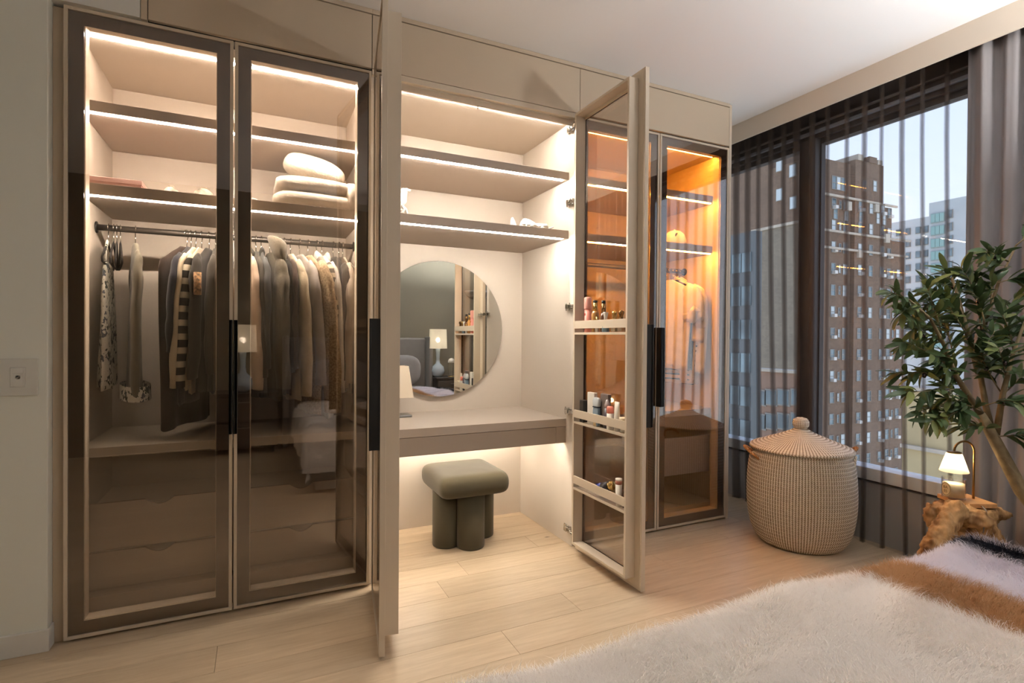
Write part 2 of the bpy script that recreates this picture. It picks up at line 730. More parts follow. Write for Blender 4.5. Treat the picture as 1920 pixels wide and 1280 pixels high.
# window wall
wr = struct('wall_right', B(WX, WX + 0.15, YF, YB, 0, 0.355)
            .box(WX, WX + 0.15, YF, -2.9, 0.355, 2.56).box(WX, WX + 0.15, 0.66, YB, 0.355, 2.56), LOWWALL)
struct('trim_3', B(WX - 0.01, WX + 0.15, YF, YB, 2.556, CZ), HEADM)
MY0, MY1 = at(1542, 600, x=WX + 0.06).y, at(1495, 600, x=WX - 0.032).y
struct('trim_4', B(WX - 0.032, WX + 0.06, MY0, MY1, 0.355, 2.555), HEADM, bevel=0.004)   # dark mullion post
wi = 0
for ya, yb in ((MY1 + 0.001, 0.66), (-2.9, MY0 - 0.001)):
    wi += 1
    w = struct('window_%d' % wi, B(WX + 0.02, WX + 0.075, ya, yb, 0.357, 0.374), HEADM)
    obj('sill', B(WX - 0.03, WX + 0.10, ya, yb, 0.375, 0.448), SILLM, w, bevel=0.003)
    obj('head_rail', B(WX + 0.02, WX + 0.08, ya, yb, 2.52, 2.555), HEADM, w)
    obj('jamb', B(WX + 0.02, WX + 0.06, ya, ya + 0.008, 0.449, 2.52), HEADM, w)
    obj('jamb', B(WX + 0.02, WX + 0.06, yb - 0.008, yb, 0.449, 2.52), HEADM, w)
    obj('pane', B(WX + 0.045, WX + 0.051, ya + 0.008, yb - 0.008, 0.449, 2.52), GLASS_W, w)
tr = thing('curtain_track', (3.97, -1.0, 2.75), 'slim grey ceiling track carrying the curtains behind the cream fascia', 'track')
obj('rail', B(3.925, 3.945, -2.9, 0.6, 2.765, 2.799), STEEL, tr)
obj('roller_bar', B(WX - 0.035, WX - 0.012, -2.9, 0.6, 2.585, 2.603), M_('blind_bar', (120, 122, 130), 0.5), tr)
obj('hem_bar', B(WX - 0.035, WX - 0.012, -2.9, 0.6, 2.64, 2.648), M_('blind_bar2', (112, 106, 104), 0.5), tr)

# two lamps added out of view to brighten the ceiling and room
OPAL = emit('added_opal_globe', (1.0, 0.99, 0.975), ADDED_PENDANT_POWER)
x, y = 2.65, -3.15
t = thing('added_globe_pendant', (x, y, 2.25), 'added opal globe pendant lamp over the bed, out of view, for room fill', 'pendant lamp')
obj('globe', MB().sphere((x, y, 2.40), 0.15, 28, 15), OPAL, t)
obj('cap', MB().lathe([(0.045, 2.545), (0.04, 2.575), (0.012, 2.585)], (x, y, 0), 18), STEEL, t)
obj('cord', MB().lathe([(0.004, 2.585), (0.004, 2.785)], (x, y, 0), 8), BLACK, t)
obj('ceiling_rose', MB().lathe([(0.05, 2.780), (0.055, 2.7985)], (x, y, 0), 22), STEEL, t)
x, y = 3.40, -2.80
t = thing('added_torchiere', (x, y, 0.0), 'added steel torchiere floor lamp beside the bed, out of view, brightening the ceiling', 'floor lamp')
obj('base', MB().lathe([(0.14, 0.0), (0.14, 0.015), (0.02, 0.028)], (x, y, 0), 28), STEEL, t)
obj('pole', MB().lathe([(0.012, 0.028), (0.012, 1.72)], (x, y, 0), 12), STEEL, t)
obj('bowl', MB().lathe([(0.02, 1.715), (0.09, 1.735), (0.16, 1.79), (0.185, 1.84), (0.180, 1.84), (0.155, 1.797)], (x, y, 0), 36, cap=False), STEEL, t)
obj('diffuser', MB().lathe([(0.150, 1.800), (0.150, 1.806)], (x, y, 0), 32), emit('added_torchiere_diffuser', (1.0, 0.995, 0.985), ADDED_UPLIGHT_POWER), t)

# ================================================================== WARDROBE
def door_xf(hx, hy, theta, s):
    ct, st = math.cos(theta), math.sin(theta)

    def f(p):
        x, y_, z = p
        return (hx + s * (x * ct + y_ * st), hy - x * st + y_ * ct, z)
    f.flip = (s < 0)
    return f


HINGE_Z = (2.437, 2.011, 1.401, 0.789, 0.10)


def make_door(parent, hx, hy, deg, s, label=None, trays=(), hinge_z=HINGE_Z, open_=False):
    """thing > door (outer frame) > glass, border, inner frame, trays, handle, hinges"""
    xf = door_xf(hx, hy, math.radians(deg), s)
    g = 0.0015
    W = P - 0.003
    z0, z1 = 0.012, H
    d = obj('door', MB(xf).ring(g, W, z0, z1, 0.013, 0.0, 0.022), CHAMP_L, parent, bevel=0.001)
    if label:
        d['label'] = label
    obj('border', MB(xf).ring(g + 0.0125, W - 0.0125, z0 + 0.0125, z1 - 0.0125, 0.05, 0.0085, 0.0125), BRONZE, d)
    obj('glass', MB(xf).box(g + 0.0128, W - 0.0128, 0.0035, 0.0075, z0 + 0.0128, z1 - 0.0128), GLASS_D, d)
    obj('inner_cover', MB(xf).ring(g + 0.0135, W - 0.0135, z0 + 0.0135, z1 - 0.0135, 0.0465, 0.0130, 0.0222), CHAMP_L, d)
    bx0, bx1, bz0, bz1 = 0.052, W - 0.052, 0.062, 2.468
    obj('inner_frame', MB(xf).ring(bx0, bx1, bz0, bz1, 0.014, 0.0225, 0.077), CHAMP_L, d, bevel=0.001)
    for tz in trays:
        obj('tray_shelf', MB(xf).box(bx0 + 0.0142, bx1 - 0.0142, 0.0228, 0.0765, tz - 0.012, tz), CHAMP_L, d)
        obj('tray_rail', MB(xf).box(bx0 + 0.0142, bx1 - 0.0142, 0.0685, 0.0768, tz + 0.021, tz + 0.064), CHAMP_L, d, bevel=0.001)
    hd = obj('handle', MB(xf).box(W - 0.013, W - 0.004, -0.040, -0.0002, 0.792, 1.286).box(W - 0.0128, W + 0.0012, -0.040, -0.034, 0.7922, 1.2858), BLACK, d, bevel=0.0008)
    hd['label'] = 'long black metal edge pull'
    if open_:
        for hz in hinge_z:
            m_ = MB(xf)
            m_.lathe([(0.0165, 0.0), (0.0165, 0.012)], (0.028, 0.022, hz), 14, axis='y')
            m_.box(0.006, 0.05, 0.034, 0.046, hz - 0.010, hz + 0.010)
            m_.tube([(0.03, 0.04, hz), (0.005, 0.05, hz), (-0.022, 0.042, hz)], [0.008, 0.009, 0.008], 8)
            h1 = obj('hinge', m_, CHROME, d, bevel=0.001)
    return d


def led(parent, x0, x1, y, z, m, name='led_strip'):
    """lit diffuser bar let into the underside of a board"""
    return obj(name, B(x0, x1, y, y + 0.010, z - 0.004, z + 0.001), m, parent)


def carcass(t, x0, x1, m_in, led_m, shelf_front, led_ends=(0.004, 0.004), open_=False):
    th = 0.018
    obj('side_panel', B(x0, x0 + th, 0.025, 0.70, 0.0, 2.507), m_in, t)
    obj('side_panel', B(x1 - th, x1, 0.025, 0.70, 0.0, 2.507), m_in, t)
    obj('back_panel', B(x0 + th, x1 - th, 0.70, 0.715, 0.0, 2.507), m_in, t)
    zt_ = 2.485 if open_ else 2.470
    obj('top_panel', B(x0 + th, x1 - th, 0.03 if open_ else 0.085, 0.70, zt_, 2.507), m_in, t)
    a, b = x0 + th + 0.0004, x1 - th - 0.0004
    led(t, a + led_ends[0], b - led_ends[1], shelf_front + 0.004, zt_ - 0.0005, led_m)
    for zb, zt in ((2.152, 2.197), (1.805, 1.853)):
        obj('shelf', B(a, b, shelf_front, 0.6995, zb, zt), SHELF, t, bevel=0.0012)
        led(t, a + led_ends[0], b - led_ends[1], shelf_front + 0.014, zb - 0.0005, led_m)
    return a, b


ROD_Y, ROD_Z = 0.39, 1.71


def rod(t, a, b):
    rd = obj('hanging_rod', MB().lathe([(0.0145, a + 0.004), (0.0145, b - 0.004)], (0, ROD_Y, ROD_Z), 16, axis='x'), GUN, t)
    for x in (a, b - 0.006):
        obj('rod_socket', MB().lathe([(0.026, 0.0), (0.026, 0.006)], (x, ROD_Y, ROD_Z), 18, axis='x'), BLACK, rd)


# filler strip at the far left
fs = obj('filler_panel', B(-0.0395, -0.004, 0.03, 0.06, 0.0, H), CHAMP, bevel=0.001)
tag(fs, 'narrow champagne filler strip between the white wall and the first glass door', 'panel')

# ---- left wardrobe (doors 1 and 2, closed)
wl_ = thing('wardrobe', (P, 0.35, 0.0), 'two-door smoked glass wardrobe full of hanging clothes beside the white wall', 'wardrobe')
a, b = carcass(wl_, 0.0, 2 * P - 0.001, LINER, LEDL, 0.135)
rod(wl_, a, b)
obj('shelf', B(a, b, 0.115, 0.6995, 0.705, 0.745), M_('pale_shelf', (206, 196, 180), 0.5), wl_, bevel=0.001)
obj('bottom_panel', B(a, b, 0.09, 0.6995, 0.004, 0.13), DRAWERM, wl_)
obj('divider', B(P - 0.010, P + 0.010, 0.14, 0.6995, 0.1305, 0.7045), DRAWERM, wl_)
for xa, xb in ((a + 0.002, P - 0.012), (P + 0.012, b - 0.002)):
    for q, (za, zb) in enumerate(((0.30, 0.50), (0.135, 0.29))):
        # drawer front with a finger scoop in its top edge
        xm = (xa + xb) / 2
        poly = [(xa, za), (xb, za), (xb, zb)]
        for j in range(9):
            aa = j / 8.0
            poly.append((xm + 0.055 - 0.11 * aa, zb - 0.026 * math.sin(PI * aa)))
        poly.append((xa, zb))
        m_ = MB()
        n = len(poly)
        m_._add([(px, 0.15, pz) for px, pz in poly] + [(px, 0.168, pz) for px, pz in poly],
                [tuple(range(n)), tuple(range(n, 2 * n))[::-1]] + [(i, n + i, n + (i + 1) % n, (i + 1) % n) for i in range(n)])
        dr = obj('drawer', m_, DRAWERM, wl_)
        obj('drawer_box', B(xa + 0.01, xb - 0.01, 0.1685, 0.66, za + 0.01, zb - 0.05), LINER, dr)
make_door(wl_, 0.0, 0.0, 0, 1, 'closed smoked glass door nearest the white wall')
make_door(wl_, 2 * P - 0.0, 0.0, 0, -1, 'closed smoked glass door beside the open vanity')

# ---- vanity bay (doors 3 and 4, open)
va = thing('vanity_cabinet', (3 * P, 0.35, 0.0), 'open lit vanity bay of the wardrobe with two shelves and swung-out doors', 'cabinet')
vx0, vx1 = 2 * P + 0.001, 4 * P - 0.001
a, b = carcass(va, vx0, vx1, LINER, LEDW, 0.085, (0.004, 0.035), True)
obj('head_lip', B(a, b, 0.03, 0.045, 2.455, 2.484), CHAMP, va)
obj('top_rail', B(vx0, vx1, 0.0015, 0.029, 2.486, 2.514), CHAMP_L, va, bevel=0.001)
obj('catch_pin', MB().lathe([(0.004, 2.44), (0.006, 2.447), (0.003, 2.455)], (1.75, 0.037, 0), 10), CHROME, va)
make_door(va, 2 * P + 0.001, -0.040, 98.0, 1, 'opened door seen edge-on, smoked glass outside', trays=(1.249, 0.755, 0.386), open_=True)
make_door(va, 4 * P - 0.008, -0.030, 90.0, -1, 'opened door with a cream inner frame and cosmetic trays', trays=(1.249, 0.755, 0.386), open_=True)

for hz in HINGE_Z:
    hm_ = MB().box(2.3365, 2.3505, 0.03, 0.092, hz - 0.013, hz + 0.013).box(2.322, 2.3363, 0.008, 0.070, hz - 0.009, hz + 0.009)
    hm_.box(2.316, 2.3218, 0.030, 0.060, hz - 0.012, hz + 0.012)
    hm_.tube([(2.330, 0.015, hz), (2.322, -0.012, hz), (2.332, -0.034, hz)], [0.008, 0.010, 0.008], 8)
    for dy_ in (0.040, 0.078):
        hm_.lathe([(0.0055, 2.333), (0.0055, 2.3364)], (0, dy_, hz + 0.018), 10, axis='x')
        hm_.lathe([(0.0055, 2.333), (0.0055, 2.3364)], (0, dy_, hz - 0.018), 10, axis='x')
    obj('hinge', hm_, CHROME, va, bevel=0.0012)

# ---- right wardrobe (doors 5 and 6, closed)
AMB_IN = M_('amber_side_interior', (216, 196, 158), 0.5)
wr_ = thing('wardrobe', (5 * P, 0.35, 0.0), 'two-door glass wardrobe with amber lit shelves next to the window', 'wardrobe')
a, b = carcass(wr_, 4 * P + 0.001, 6 * P, AMB_IN, LEDA, 0.095, (0.004, 0.03))
rod(wr_, a, b)
obj('shelf', B(a, b, 0.10, 0.6995, 0.70, 0.74), SHELF, wr_)
obj('bottom_panel', B(a, b, 0.09, 0.6995, 0.004, 0.10), AMB_IN, wr_)
obj('drawer', B(a + 0.002, b - 0.002, 0.13, 0.15, 0.30, 0.55), SHELF, wr_, bevel=0.001)
for hz in (2.40, 1.988, 1.39, 0.10):
    obj('hinge', B(b - 0.018, b - 0.0005, 0.055, 0.085, hz - 0.022, hz + 0.022).box(b - 0.03, b - 0.018, 0.052, 0.066, hz - 0.012, hz + 0.012), CHROME, wr_, bevel=0.001)
obj('end_panel', B(6 * P + 0.0005, 6 * P + 0.022, 0.0, 0.72, 0.0, 2.795), CHAMP_L, wr_, bevel=0.001)
make_door(wr_, 4 * P + 0.0, 0.0, 0, 1, 'closed glass door mostly hidden behind the opened tray door')
make_door(wr_, 6 * P, 0.0, 0, -1, 'closed glass door nearest the window, mirroring the basket')

# ---- overhead cabinets
zs0, zs1 = H + 0.013, 2.774
labs = ['flat champagne overhead cabinet above the two clothes-filled glass doors', 'flat champagne overhead cabinet above the open vanity bay',
        'flat champagne overhead cabinet above the amber lit wardrobe']
for i, (xa, xb) in enumerate(((0.252, 2 * P), (2 * P, 4 * P), (4 * P, 6 * P))):
    t = thing('overhead_cabinet', ((xa + xb) / 2, 0.35, zs0), labs[i], 'cabinet', 'overhead cabinets')
    obj('carcass', B(xa + 0.001, xb - 0.001, 0.024, 0.715, H + 0.008, CZ - 0.002), DARKGAP, t)
    x_s = xa + (0.024 if i == 0 else 0.0)
    if i == 0:
        obj('stile', B(xa, xa + 0.0225, 0.0, 0.0235, H + 0.009, CZ - 0.001), CHAMP, t, bevel=0.001)
    obj('front_panel', B(x_s + 0.0015, xb - 0.0015, 0.0, 0.020, zs0, zs1), CHAMP, t, bevel=0.0012)
    obj('cornice', B(x_s + 0.0003, xb - 0.0003, -0.003, 0.0235, zs1 + 0.004, CZ - 0.001), CHAMP, t)

# ---- floating desk in the vanity bay
DX0, DX1 = vx0 + 0.0188, vx1 - 0.0188
dk = thing('vanity_desk', ((DX0 + DX1) / 2, 0.4, 0.594), 'taupe floating vanity desk with a slim drawer under the round mirror', 'desk')
obj('desktop', B(DX0, DX1, 0.095, 0.698, 0.693, 0.738), M_('desk_top', (190, 178, 166), 0.5), dk, bevel=0.001)
xs_ = 2.283
obj('drawer_front', B(DX0 + 0.05, xs_ - 0.001, 0.098, 0.116, 0.594, 0.6905), DRAWERM, dk, bevel=0.0008)
obj('end_block', B(xs_ + 0.001, DX1, 0.098, 0.116, 0.594, 0.6905), DRAWERM, dk, bevel=0.0008)
obj('end_block', B(DX0, DX0 + 0.048, 0.098, 0.116, 0.594, 0.6905), DRAWERM, dk, bevel=0.0008)
obj('drawer_box', B(DX0 + 0.06, xs_ - 0.02, 0.1165, 0.62, 0.612, 0.69), LINER, dk)
LEDD = emit('led_under_desk', (1.0, 0.88, 0.73), LED_POWER * 0.40)
led(dk, DX0 + 0.02, DX1 - 0.06, 0.630, 0.6115, LEDD)
led(dk, DX0 + 0.02, DX1 - 0.06, 0.120, 0.6115, LEDD)

# ---- round mirror
MC = Vector((1.755, 0.692, 1.270))
mr_ = thing('round_mirror', (MC.x, 0.69, MC.z - 0.435), 'large round frameless mirror on the vanity back wall', 'mirror')
MIRR = M_('mirror_silver', (235, 238, 236), 0.0, metal=1.0)
obj('backing', MB().lathe([(0.37, 0.684), (0.37, 0.6995)], (MC.x, 0, MC.z), 72, axis='y', smooth=False), M_('mirror_back', (120, 116, 110), 0.6), mr_)
obj('mirror_glass', MB().lathe([(0.436, 0.6835), (0.4375, 0.680), (0.436, 0.678)], (MC.x, 0, MC.z), 128, axis='y', smooth=False), MIRR, mr_)

# ---- outlet under the desk
ot = thing('wall_outlet', (1.465, 0.70, 0.41), 'white wall outlet plate under the vanity desk', 'outlet')
obj('plate', B(1.418, 1.488, 0.693, 0.6995, 0.398, 0.488), PLASTIC, ot, bevel=0.002)
obj('socket', B(1.436, 1.470, 0.6905, 0.6929, 0.41, 0.475), M_('outlet_face', (205, 203, 196), 0.4), ot, bevel=0.001)
obj('slot', B(1.446, 1.450, 0.6898, 0.6904, 0.45, 0.464).box(1.457, 1.461, 0.6898, 0.6904, 0.45, 0.464), DARKGAP, ot)

# ---- dimmer plate on the white wall
sw = thing('dimmer_switch', (-0.112, -0.023, 0.99), 'white square dimmer plate with raised buttons on the white wall', 'switch')
c = at(34.5, 707, y=-0.03)
obj('plate', B(c.x - 0.058, c.x + 0.058, -0.0302, -0.0225, c.z - 0.070, c.z + 0.070), PLASTIC, sw, bevel=0.002)
obj('keypad', B(c.x - 0.023, c.x + 0.023, -0.0335, -0.0303, c.z - 0.037, c.z + 0.037), PLASTIC, sw, bevel=0.0015)
for dz, hh in ((0.0245, 0.0095), (-0.0245, 0.0095)):
    obj('button', B(c.x - 0.016, c.x + 0.016, -0.0352, -0.0336, c.z + dz - hh, c.z + dz + hh), PLASTIC, sw, bevel=0.0006)
obj('round_button', MB().lathe([(0.0075, -0.0350), (0.0075, -0.0336)], (c.x, 0, c.z), 18, axis='y'), PLASTIC, sw)
for dx, dz in ((-0.016, 0.008), (0.010, -0.009)):
    m_ = MB()
    sgn = 1 if dz > 0 else -1
    m_._add([(c.x - 0.016 * sgn, -0.035, c.z + 0.013 * sgn), (c.x + 0.016 * sgn, -0.035, c.z + 0.013 * sgn), (c.x - 0.016 * sgn, -0.035, c.z - 0.010 * sgn),
             (c.x - 0.016 * sgn, -0.0336, c.z + 0.013 * sgn), (c.x + 0.016 * sgn, -0.0336, c.z + 0.013 * sgn), (c.x - 0.016 * sgn, -0.0336, c.z - 0.010 * sgn)],
            [(0, 2, 1), (3, 4, 5), (0, 1, 4, 3), (1, 2, 5, 4), (2, 0, 3, 5)])
    obj('button', m_, PLASTIC, sw)

# ================================================================== CURTAINS
SHEER = sheer_mat('sheer_voile', (108, 96, 88), 0.15)
CX = 3.985
pl_u = [1381, 1402, 1422, 1445, 1469, 1493, 1522, 1551, 1587, 1620, 1652, 1690, 1728, 1774]
pl_w = [10, 9, 6, 7, 7, 11, 8, 5, 6, 8, 5, 8, 6, 7, 10]
path = [(CX, 0.62)]
for u, wpx in zip(pl_u, pl_w):
    p0, p1 = at(u - wpx / 2, 330, x=CX), at(u + wpx / 2, 330, x=CX)
    n_lay = 11
    for j in range(n_lay):
        xx = CX - 0.014 + 0.028 * j / (n_lay - 1)
        ya, yb = (p0.y, p1.y) if j % 2 == 0 else (p1.y, p0.y)
        path.append((xx, ya))
        path.append((xx, yb))
path.append((CX, -1.24))
NZ = 26
rings = []
for iz in range(NZ):
    z = 0.006 + (2.762 - 0.006) * iz / (NZ - 1)
    low = max(0.0, 1.0 - z / 2.3)
    ringp = []
    for (x, y) in path:
        xx = x + low * 0.012 * math.sin(y * 9.0 + z * 1.7) + low ** 3 * 0.022 * math.sin(y * 23 + 1.0)
        yy = y - low * 0.035 - low ** 2 * 0.02 * math.sin(y * 7.0 + 2.0)
        ringp.append((xx, yy, z))
    rings.append(ringp)
m_ = MB().loft(rings, cap=False, smooth=False, closed=False)
tag(obj('sheer_curtain', m_, SHEER, origin=(CX, -0.4, 0.006)), 'thin brown-grey sheer curtain with narrow pleats across the window', 'curtain')

DRAPE = sheer_mat('drape_linen', (156, 150, 150), 0.93)
ND = 240


def drape_ring(z):
    out = []
    low = 1.0 - z / 2.75
    for i in range(ND):
        s = i / (ND - 1)
        y = -1.178 - 1.8 * s
        ph = s * 2 * PI * 19
        amp = 0.020 + 0.005 * math.sin(ph * 0.37) + 0.003 * low
        x = 3.922 + amp * math.sin(ph + 0.5 * math.sin(ph * 0.41) + low * 0.3 * math.sin(s * 31)) + 0.005 * math.sin(ph * 2.3)
        out.append((x, y - 0.02 * low * math.sin(s * 40), z))
    return out


m_ = MB().loft([drape_ring(0.008 + 2.75 * k / 19) for k in range(20)], cap=False, smooth=True, closed=False)
tag(obj('drape', m_, DRAPE, origin=(3.922, -2.0, 0.008), solid=0.002), 'thick taupe-grey drape gathered in folds behind the olive tree', 'drape')

# ================================================================== CLOTHES
def cloth(name, rgb, bump=0.35, bscale=160, var=0.10, vscale=18, sheen=0.25, rough=0.9, **k):
    return mat('cloth_' + name, rgb, rough, var=var, vscale=vscale, bump=bump, bscale=bscale, sheen=sheen, spec=0.15, **k)


HCLOTH = M_('hanger_velvet', (26, 24, 24), 0.8)


def hanger(x, label, rot=0.0, w=0.205, zoff=0.0, wood=HCLOTH, bars=True):
    """clothes hanger hooked over the rod: wire hook, shoulder bar, lower bar"""
    cr, sr = math.cos(rot), math.sin(rot)

    def xf(p):
        return (x + p[0] * cr - p[1] * sr, ROD_Y + p[0] * sr + p[1] * cr, p[2])
    t = thing('clothes_hanger', (x, ROD_Y, ROD_Z - 0.18), label, 'hanger', 'hangers on the rods')
    hr = 0.0185
    pts = []
    for k in range(10):
        a = math.radians(200 - k * 26)
        pts.append((0, hr * math.cos(a), ROD_Z + hr * math.sin(a)))
    pts += [(0, 0.004, ROD_Z - 0.030), (0, 0, ROD_Z - 0.075)]
    obj('hook', MB(xf).tube(pts, 0.0021, 6), CHROME, t)
    zt = ROD_Z - 0.072
    obj('shoulder_bar', MB(xf).tube([(0, -w, zt - 0.085), (0, -w * 0.6, zt - 0.045), (0, -0.03, zt - 0.010), (0, 0, zt), (0, 0.03, zt - 0.010), (0, w * 0.6, zt - 0.045), (0, w, zt - 0.085)],
                                   [0.006, 0.007, 0.008, 0.009, 0.008, 0.007, 0.006], 8, flat=(0.55, 1.2)), wood, t)
    if bars:
        obj('lower_bar', MB(xf).tube([(0, -w, zt - 0.086), (0, -w * 0.95, zt - 0.103), (0, 0, zt - 0.107), (0, w * 0.95, zt - 0.103), (0, w, zt - 0.086)], 0.0045, 7), wood, t)
    return t


def garment(name, x, label, cat, m, hem=0.95, sleeve=0.55, w=0.215, th=0.026, rot=0.0, sl_m=None, collar=None, hood=False, sleeveless=False,
            group='clothes hanging in the glass wardrobe', flare=1.0, sr0=0.046, lean=0.0, seed=0, zt=None, cuff=None, straps=False, hanger_label=None, back_sleeve=True):
    if hanger_label:
        hanger(x, hanger_label, rot)
    cr, srn = math.cos(rot), math.sin(rot)
    zt = ROD_Z - 0.068 if zt is None else zt
    th = min(th, 0.024) * 0.60

    def xf(p):
        return (x + p[0] * cr - p[1] * srn, ROD_Y + p[0] * srn + p[1] * cr, p[2])
    t = thing(name, (x, ROD_Y, hem), label, cat, group)
    rs = random.Random(seed + int(x * 1000))
    ph = [rs.uniform(0, 6.28) for _ in range(4)]
    spec = [(zt, 0.055, th * 0.7), (zt - 0.012, 0.075, th * 0.9), (zt - 0.035, 0.125, th), (zt - 0.062, 0.175, th), (zt - 0.09, w - 0.010, th), (zt - 0.125, w, th * 1.1)]
    if straps:
        spec = [(zt - 0.10, 0.10, th * 0.8), (zt - 0.13, 0.13, th), (zt - 0.19, 0.155, th)]
        w = 0.165
    z_a = spec[-1][0]
    nn = 12
    for k in range(1, nn + 1):
        q = k / nn
        spec.append((z_a + (hem - z_a) * q, w * (0.93 + 0.07 * math.cos(q * 3)) * (1 + (flare - 1) * q), th * (1.1 + 0.4 * q)))
    rings = []
    n = 36
    for (z, hw, tt) in spec:
        q = max(0.0, (z_a - z) / max(0.05, z_a - hem))
        ring = []
        for j in range(n):
            a = 2 * PI * j / n
            ca, sa = math.cos(a), math.sin(a)
            fold = 1 + q * (0.26 * math.sin(5 * a + ph[0] + q * 1.3) + 0.18 * math.sin(9 * a + ph[1]))
            yy = hw * (abs(ca) ** 0.75) * (1 if ca >= 0 else -1) * (1 + 0.03 * q * math.sin(3 * a + ph[2]))
            xx = tt * (abs(sa) ** 0.85) * (1 if sa >= 0 else -1) * fold + 0.008 * q * math.sin(yy * 26 + ph[3])
            ring.append((xx, yy, z + 0.006 * q * math.sin(4 * a + ph[1])))
        rings.append(ring)
    obj('body', MB(xf).loft(rings, cap=True), m, t)
    if straps:
        for s in (-1, 1):
            obj('strap', MB(xf).tube([(0, s * 0.03, zt), (0, s * 0.075, zt - 0.03), (0, s * 0.09, zt - 0.11)], 0.006, 6, flat=(1, 2)), m, t)
    if not sleeveless and not straps:
        for s in ((-1, 1) if back_sleeve else (-1,)):
            L = sleeve
            dx = rs.uniform(-0.012, 0.012)
            base = [(0, 0.165, 0.058), (0.0, w - 0.012, 0.10), (dx * 0.4, w + 0.008, 0.17), (dx, w + 0.012, 0.30), (dx * 1.5, w + 0.006, L * 0.75), (dx, w - 0.006, L)]
            base = [(p_[0] + lean * (p_[2] / 0.6) ** 1.3, p_[1], p_[2]) for p_ in base]
            pts = [Vector((p[0], s * p[1], zt - p[2])) for p in base]
            fine, rr = [], []
            rads = [sr0 * 0.45, sr0 * 0.80, sr0 * 0.98, sr0, sr0 * 0.98, sr0 * 0.86]
            for k in range(len(pts) - 1):
                for j in range(5):
                    q = j / 5
                    p = pts[k].lerp(pts[k + 1], q)
                    g_ = k + q
                    wob = 0.0018 * math.sin(g_ * 4.1 + ph[0])
                    fine.append((p.x + wob, p.y + wob, p.z))
                    rr.append((rads[k] * (1 - q) + rads[k + 1] * q) * (1 + 0.03 * math.sin(g_ * 5.3 + ph[1])))
            fine.append(tuple(pts[-1]))
            rr.append(rads[-1])
            slv = obj('sleeve', MB(xf).tube(fine, rr, 14, flat=(0.50, 1.05)), sl_m or m, t)
            if cuff:
                e = pts[-1]
                obj('cuff', MB(xf).tube([(e.x, e.y, e.z + 0.05), (e.x, e.y, e.z - 0.008)], sr0 * 0.88, 14, flat=(0.66, 1.0)), cuff, slv)
    if collar:
        obj('collar', MB(xf).tube([(-0.02, -0.055, zt - 0.018), (-0.03, 0.0, zt + 0.004), (-0.02, 0.055, zt - 0.018)], [0.012, 0.016, 0.012], 8, flat=(0.8, 1.8)), collar, t)
        obj('collar', MB(xf).tube([(0.02, -0.055, zt - 0.018), (0.03, 0.0, zt + 0.004), (0.02, 0.055, zt - 0.018)], [0.012, 0.016, 0.012], 8, flat=(0.8, 1.8)), collar, t)
    if hood:
        rings = []
        for k in range(9):
            q = k / 8
            rad = 0.074 * math.sin(PI * (0.16 + 0.68 * q)) ** 0.8
            rings.append([(0.55 * rad * math.cos(2 * PI * j / 16), -0.185 - 0.02 * q + rad * math.sin(2 * PI * j / 16) * 1.1 + 0.11 * q, zt - 0.055 + 0.105 * math.sin(q * 2.2) - 0.02 * math.cos(2 * PI * j / 16)) for j in range(16)])
        obj('hood', MB(xf).loft(rings), m, t)
    return t


def hx(u):
    return at(u, 448, y=ROD_Y).x


FLORAL = floral_mat('floral_print')
for i, u in enumerate((213, 219, 226)):
    hanger(hx(u), ['empty black hanger first beside the floral top', 'empty black hanger in the middle of the three bare ones', 'empty black hanger closest to the grey tunic'][i], rot=0.12 + 0.05 * i, w=0.17)
garment('floral_top', hx(203), 'white and blue floral strappy top hanging nearest the left end', 'top', FLORAL, hem=0.98, straps=True, flare=1.5, hanger_label='black hanger carrying the floral strappy top', rot=0.1)
t = garment('tunic', hx(254), 'sheer olive-grey tunic with a floral hem beside the bare hangers', 'tunic', cloth('tunic', (112, 106, 92)), hem=0.93, sleeve=0.70, flare=1.12, sr0=0.04, hanger_label='black hanger carrying the grey tunic', rot=0.22)
c_ = hx(254)
obj('hem_band', MB().loft([[(c_ + 0.06 * math.cos(a) * s_ - 0.22 * 0.22 * math.sin(a), ROD_Y + 0.235 * s_ * math.sin(a), z) for a in [2 * PI * j / 32 for j in range(32)]] for z, s_ in ((0.99, 1.0), (0.925, 1.05))], cap=False), FLORAL, t)

garment('coat', hx(350), 'long dark brown coat reaching down to the lower shelf', 'coat', cloth('darkbrown', (52, 38, 30), bscale=90), hem=0.79, sleeveless=True, w=0.235, flare=1.12, th=0.030, hanger_label='black hanger carrying the long brown coat', rot=-0.36, lean=-0.020, seed=2)
garment('blouse', hx(358), 'navy blouse squeezed between the brown coat and the cream knit', 'blouse', cloth('navy', (42, 44, 54)), hem=0.90, sleeve=0.5, th=0.018, hanger_label='black hanger carrying the navy blouse', rot=-0.16, lean=-0.025, seed=3)
garment('sweater', hx(367), 'cream long-sleeved knit next to the navy blouse', 'sweater', cloth('cream', (206, 192, 166)), hem=0.97, sleeve=0.66, th=0.018, sr0=0.042, hanger_label='black hanger carrying the cream knit', rot=-0.16, lean=-0.025, seed=4)
garment('striped_sweater', hx(378), 'sweater with black and cream striped sleeves beside the cream knit', 'sweater', cloth('oat', (190, 178, 156)), hem=0.95, sleeve=0.66,
        sl_m=stripe_mat('stripe_black_cream', (206, 196, 174), (38, 34, 32), 0.062, 0.45), sr0=0.04, th=0.016, hanger_label='black hanger carrying the sweater with striped sleeves', rot=-0.16, lean=-0.025, seed=5)
t = garment('jacket', hx(392), 'black jacket with orange embroidery near the door stile', 'jacket', cloth('black', (40, 37, 34)), hem=0.95, sleeve=0.62, th=0.022, sr0=0.045, hanger_label='black hanger carrying the embroidered black jacket', rot=-0.16, lean=-0.025, seed=6)
xj = hx(392)
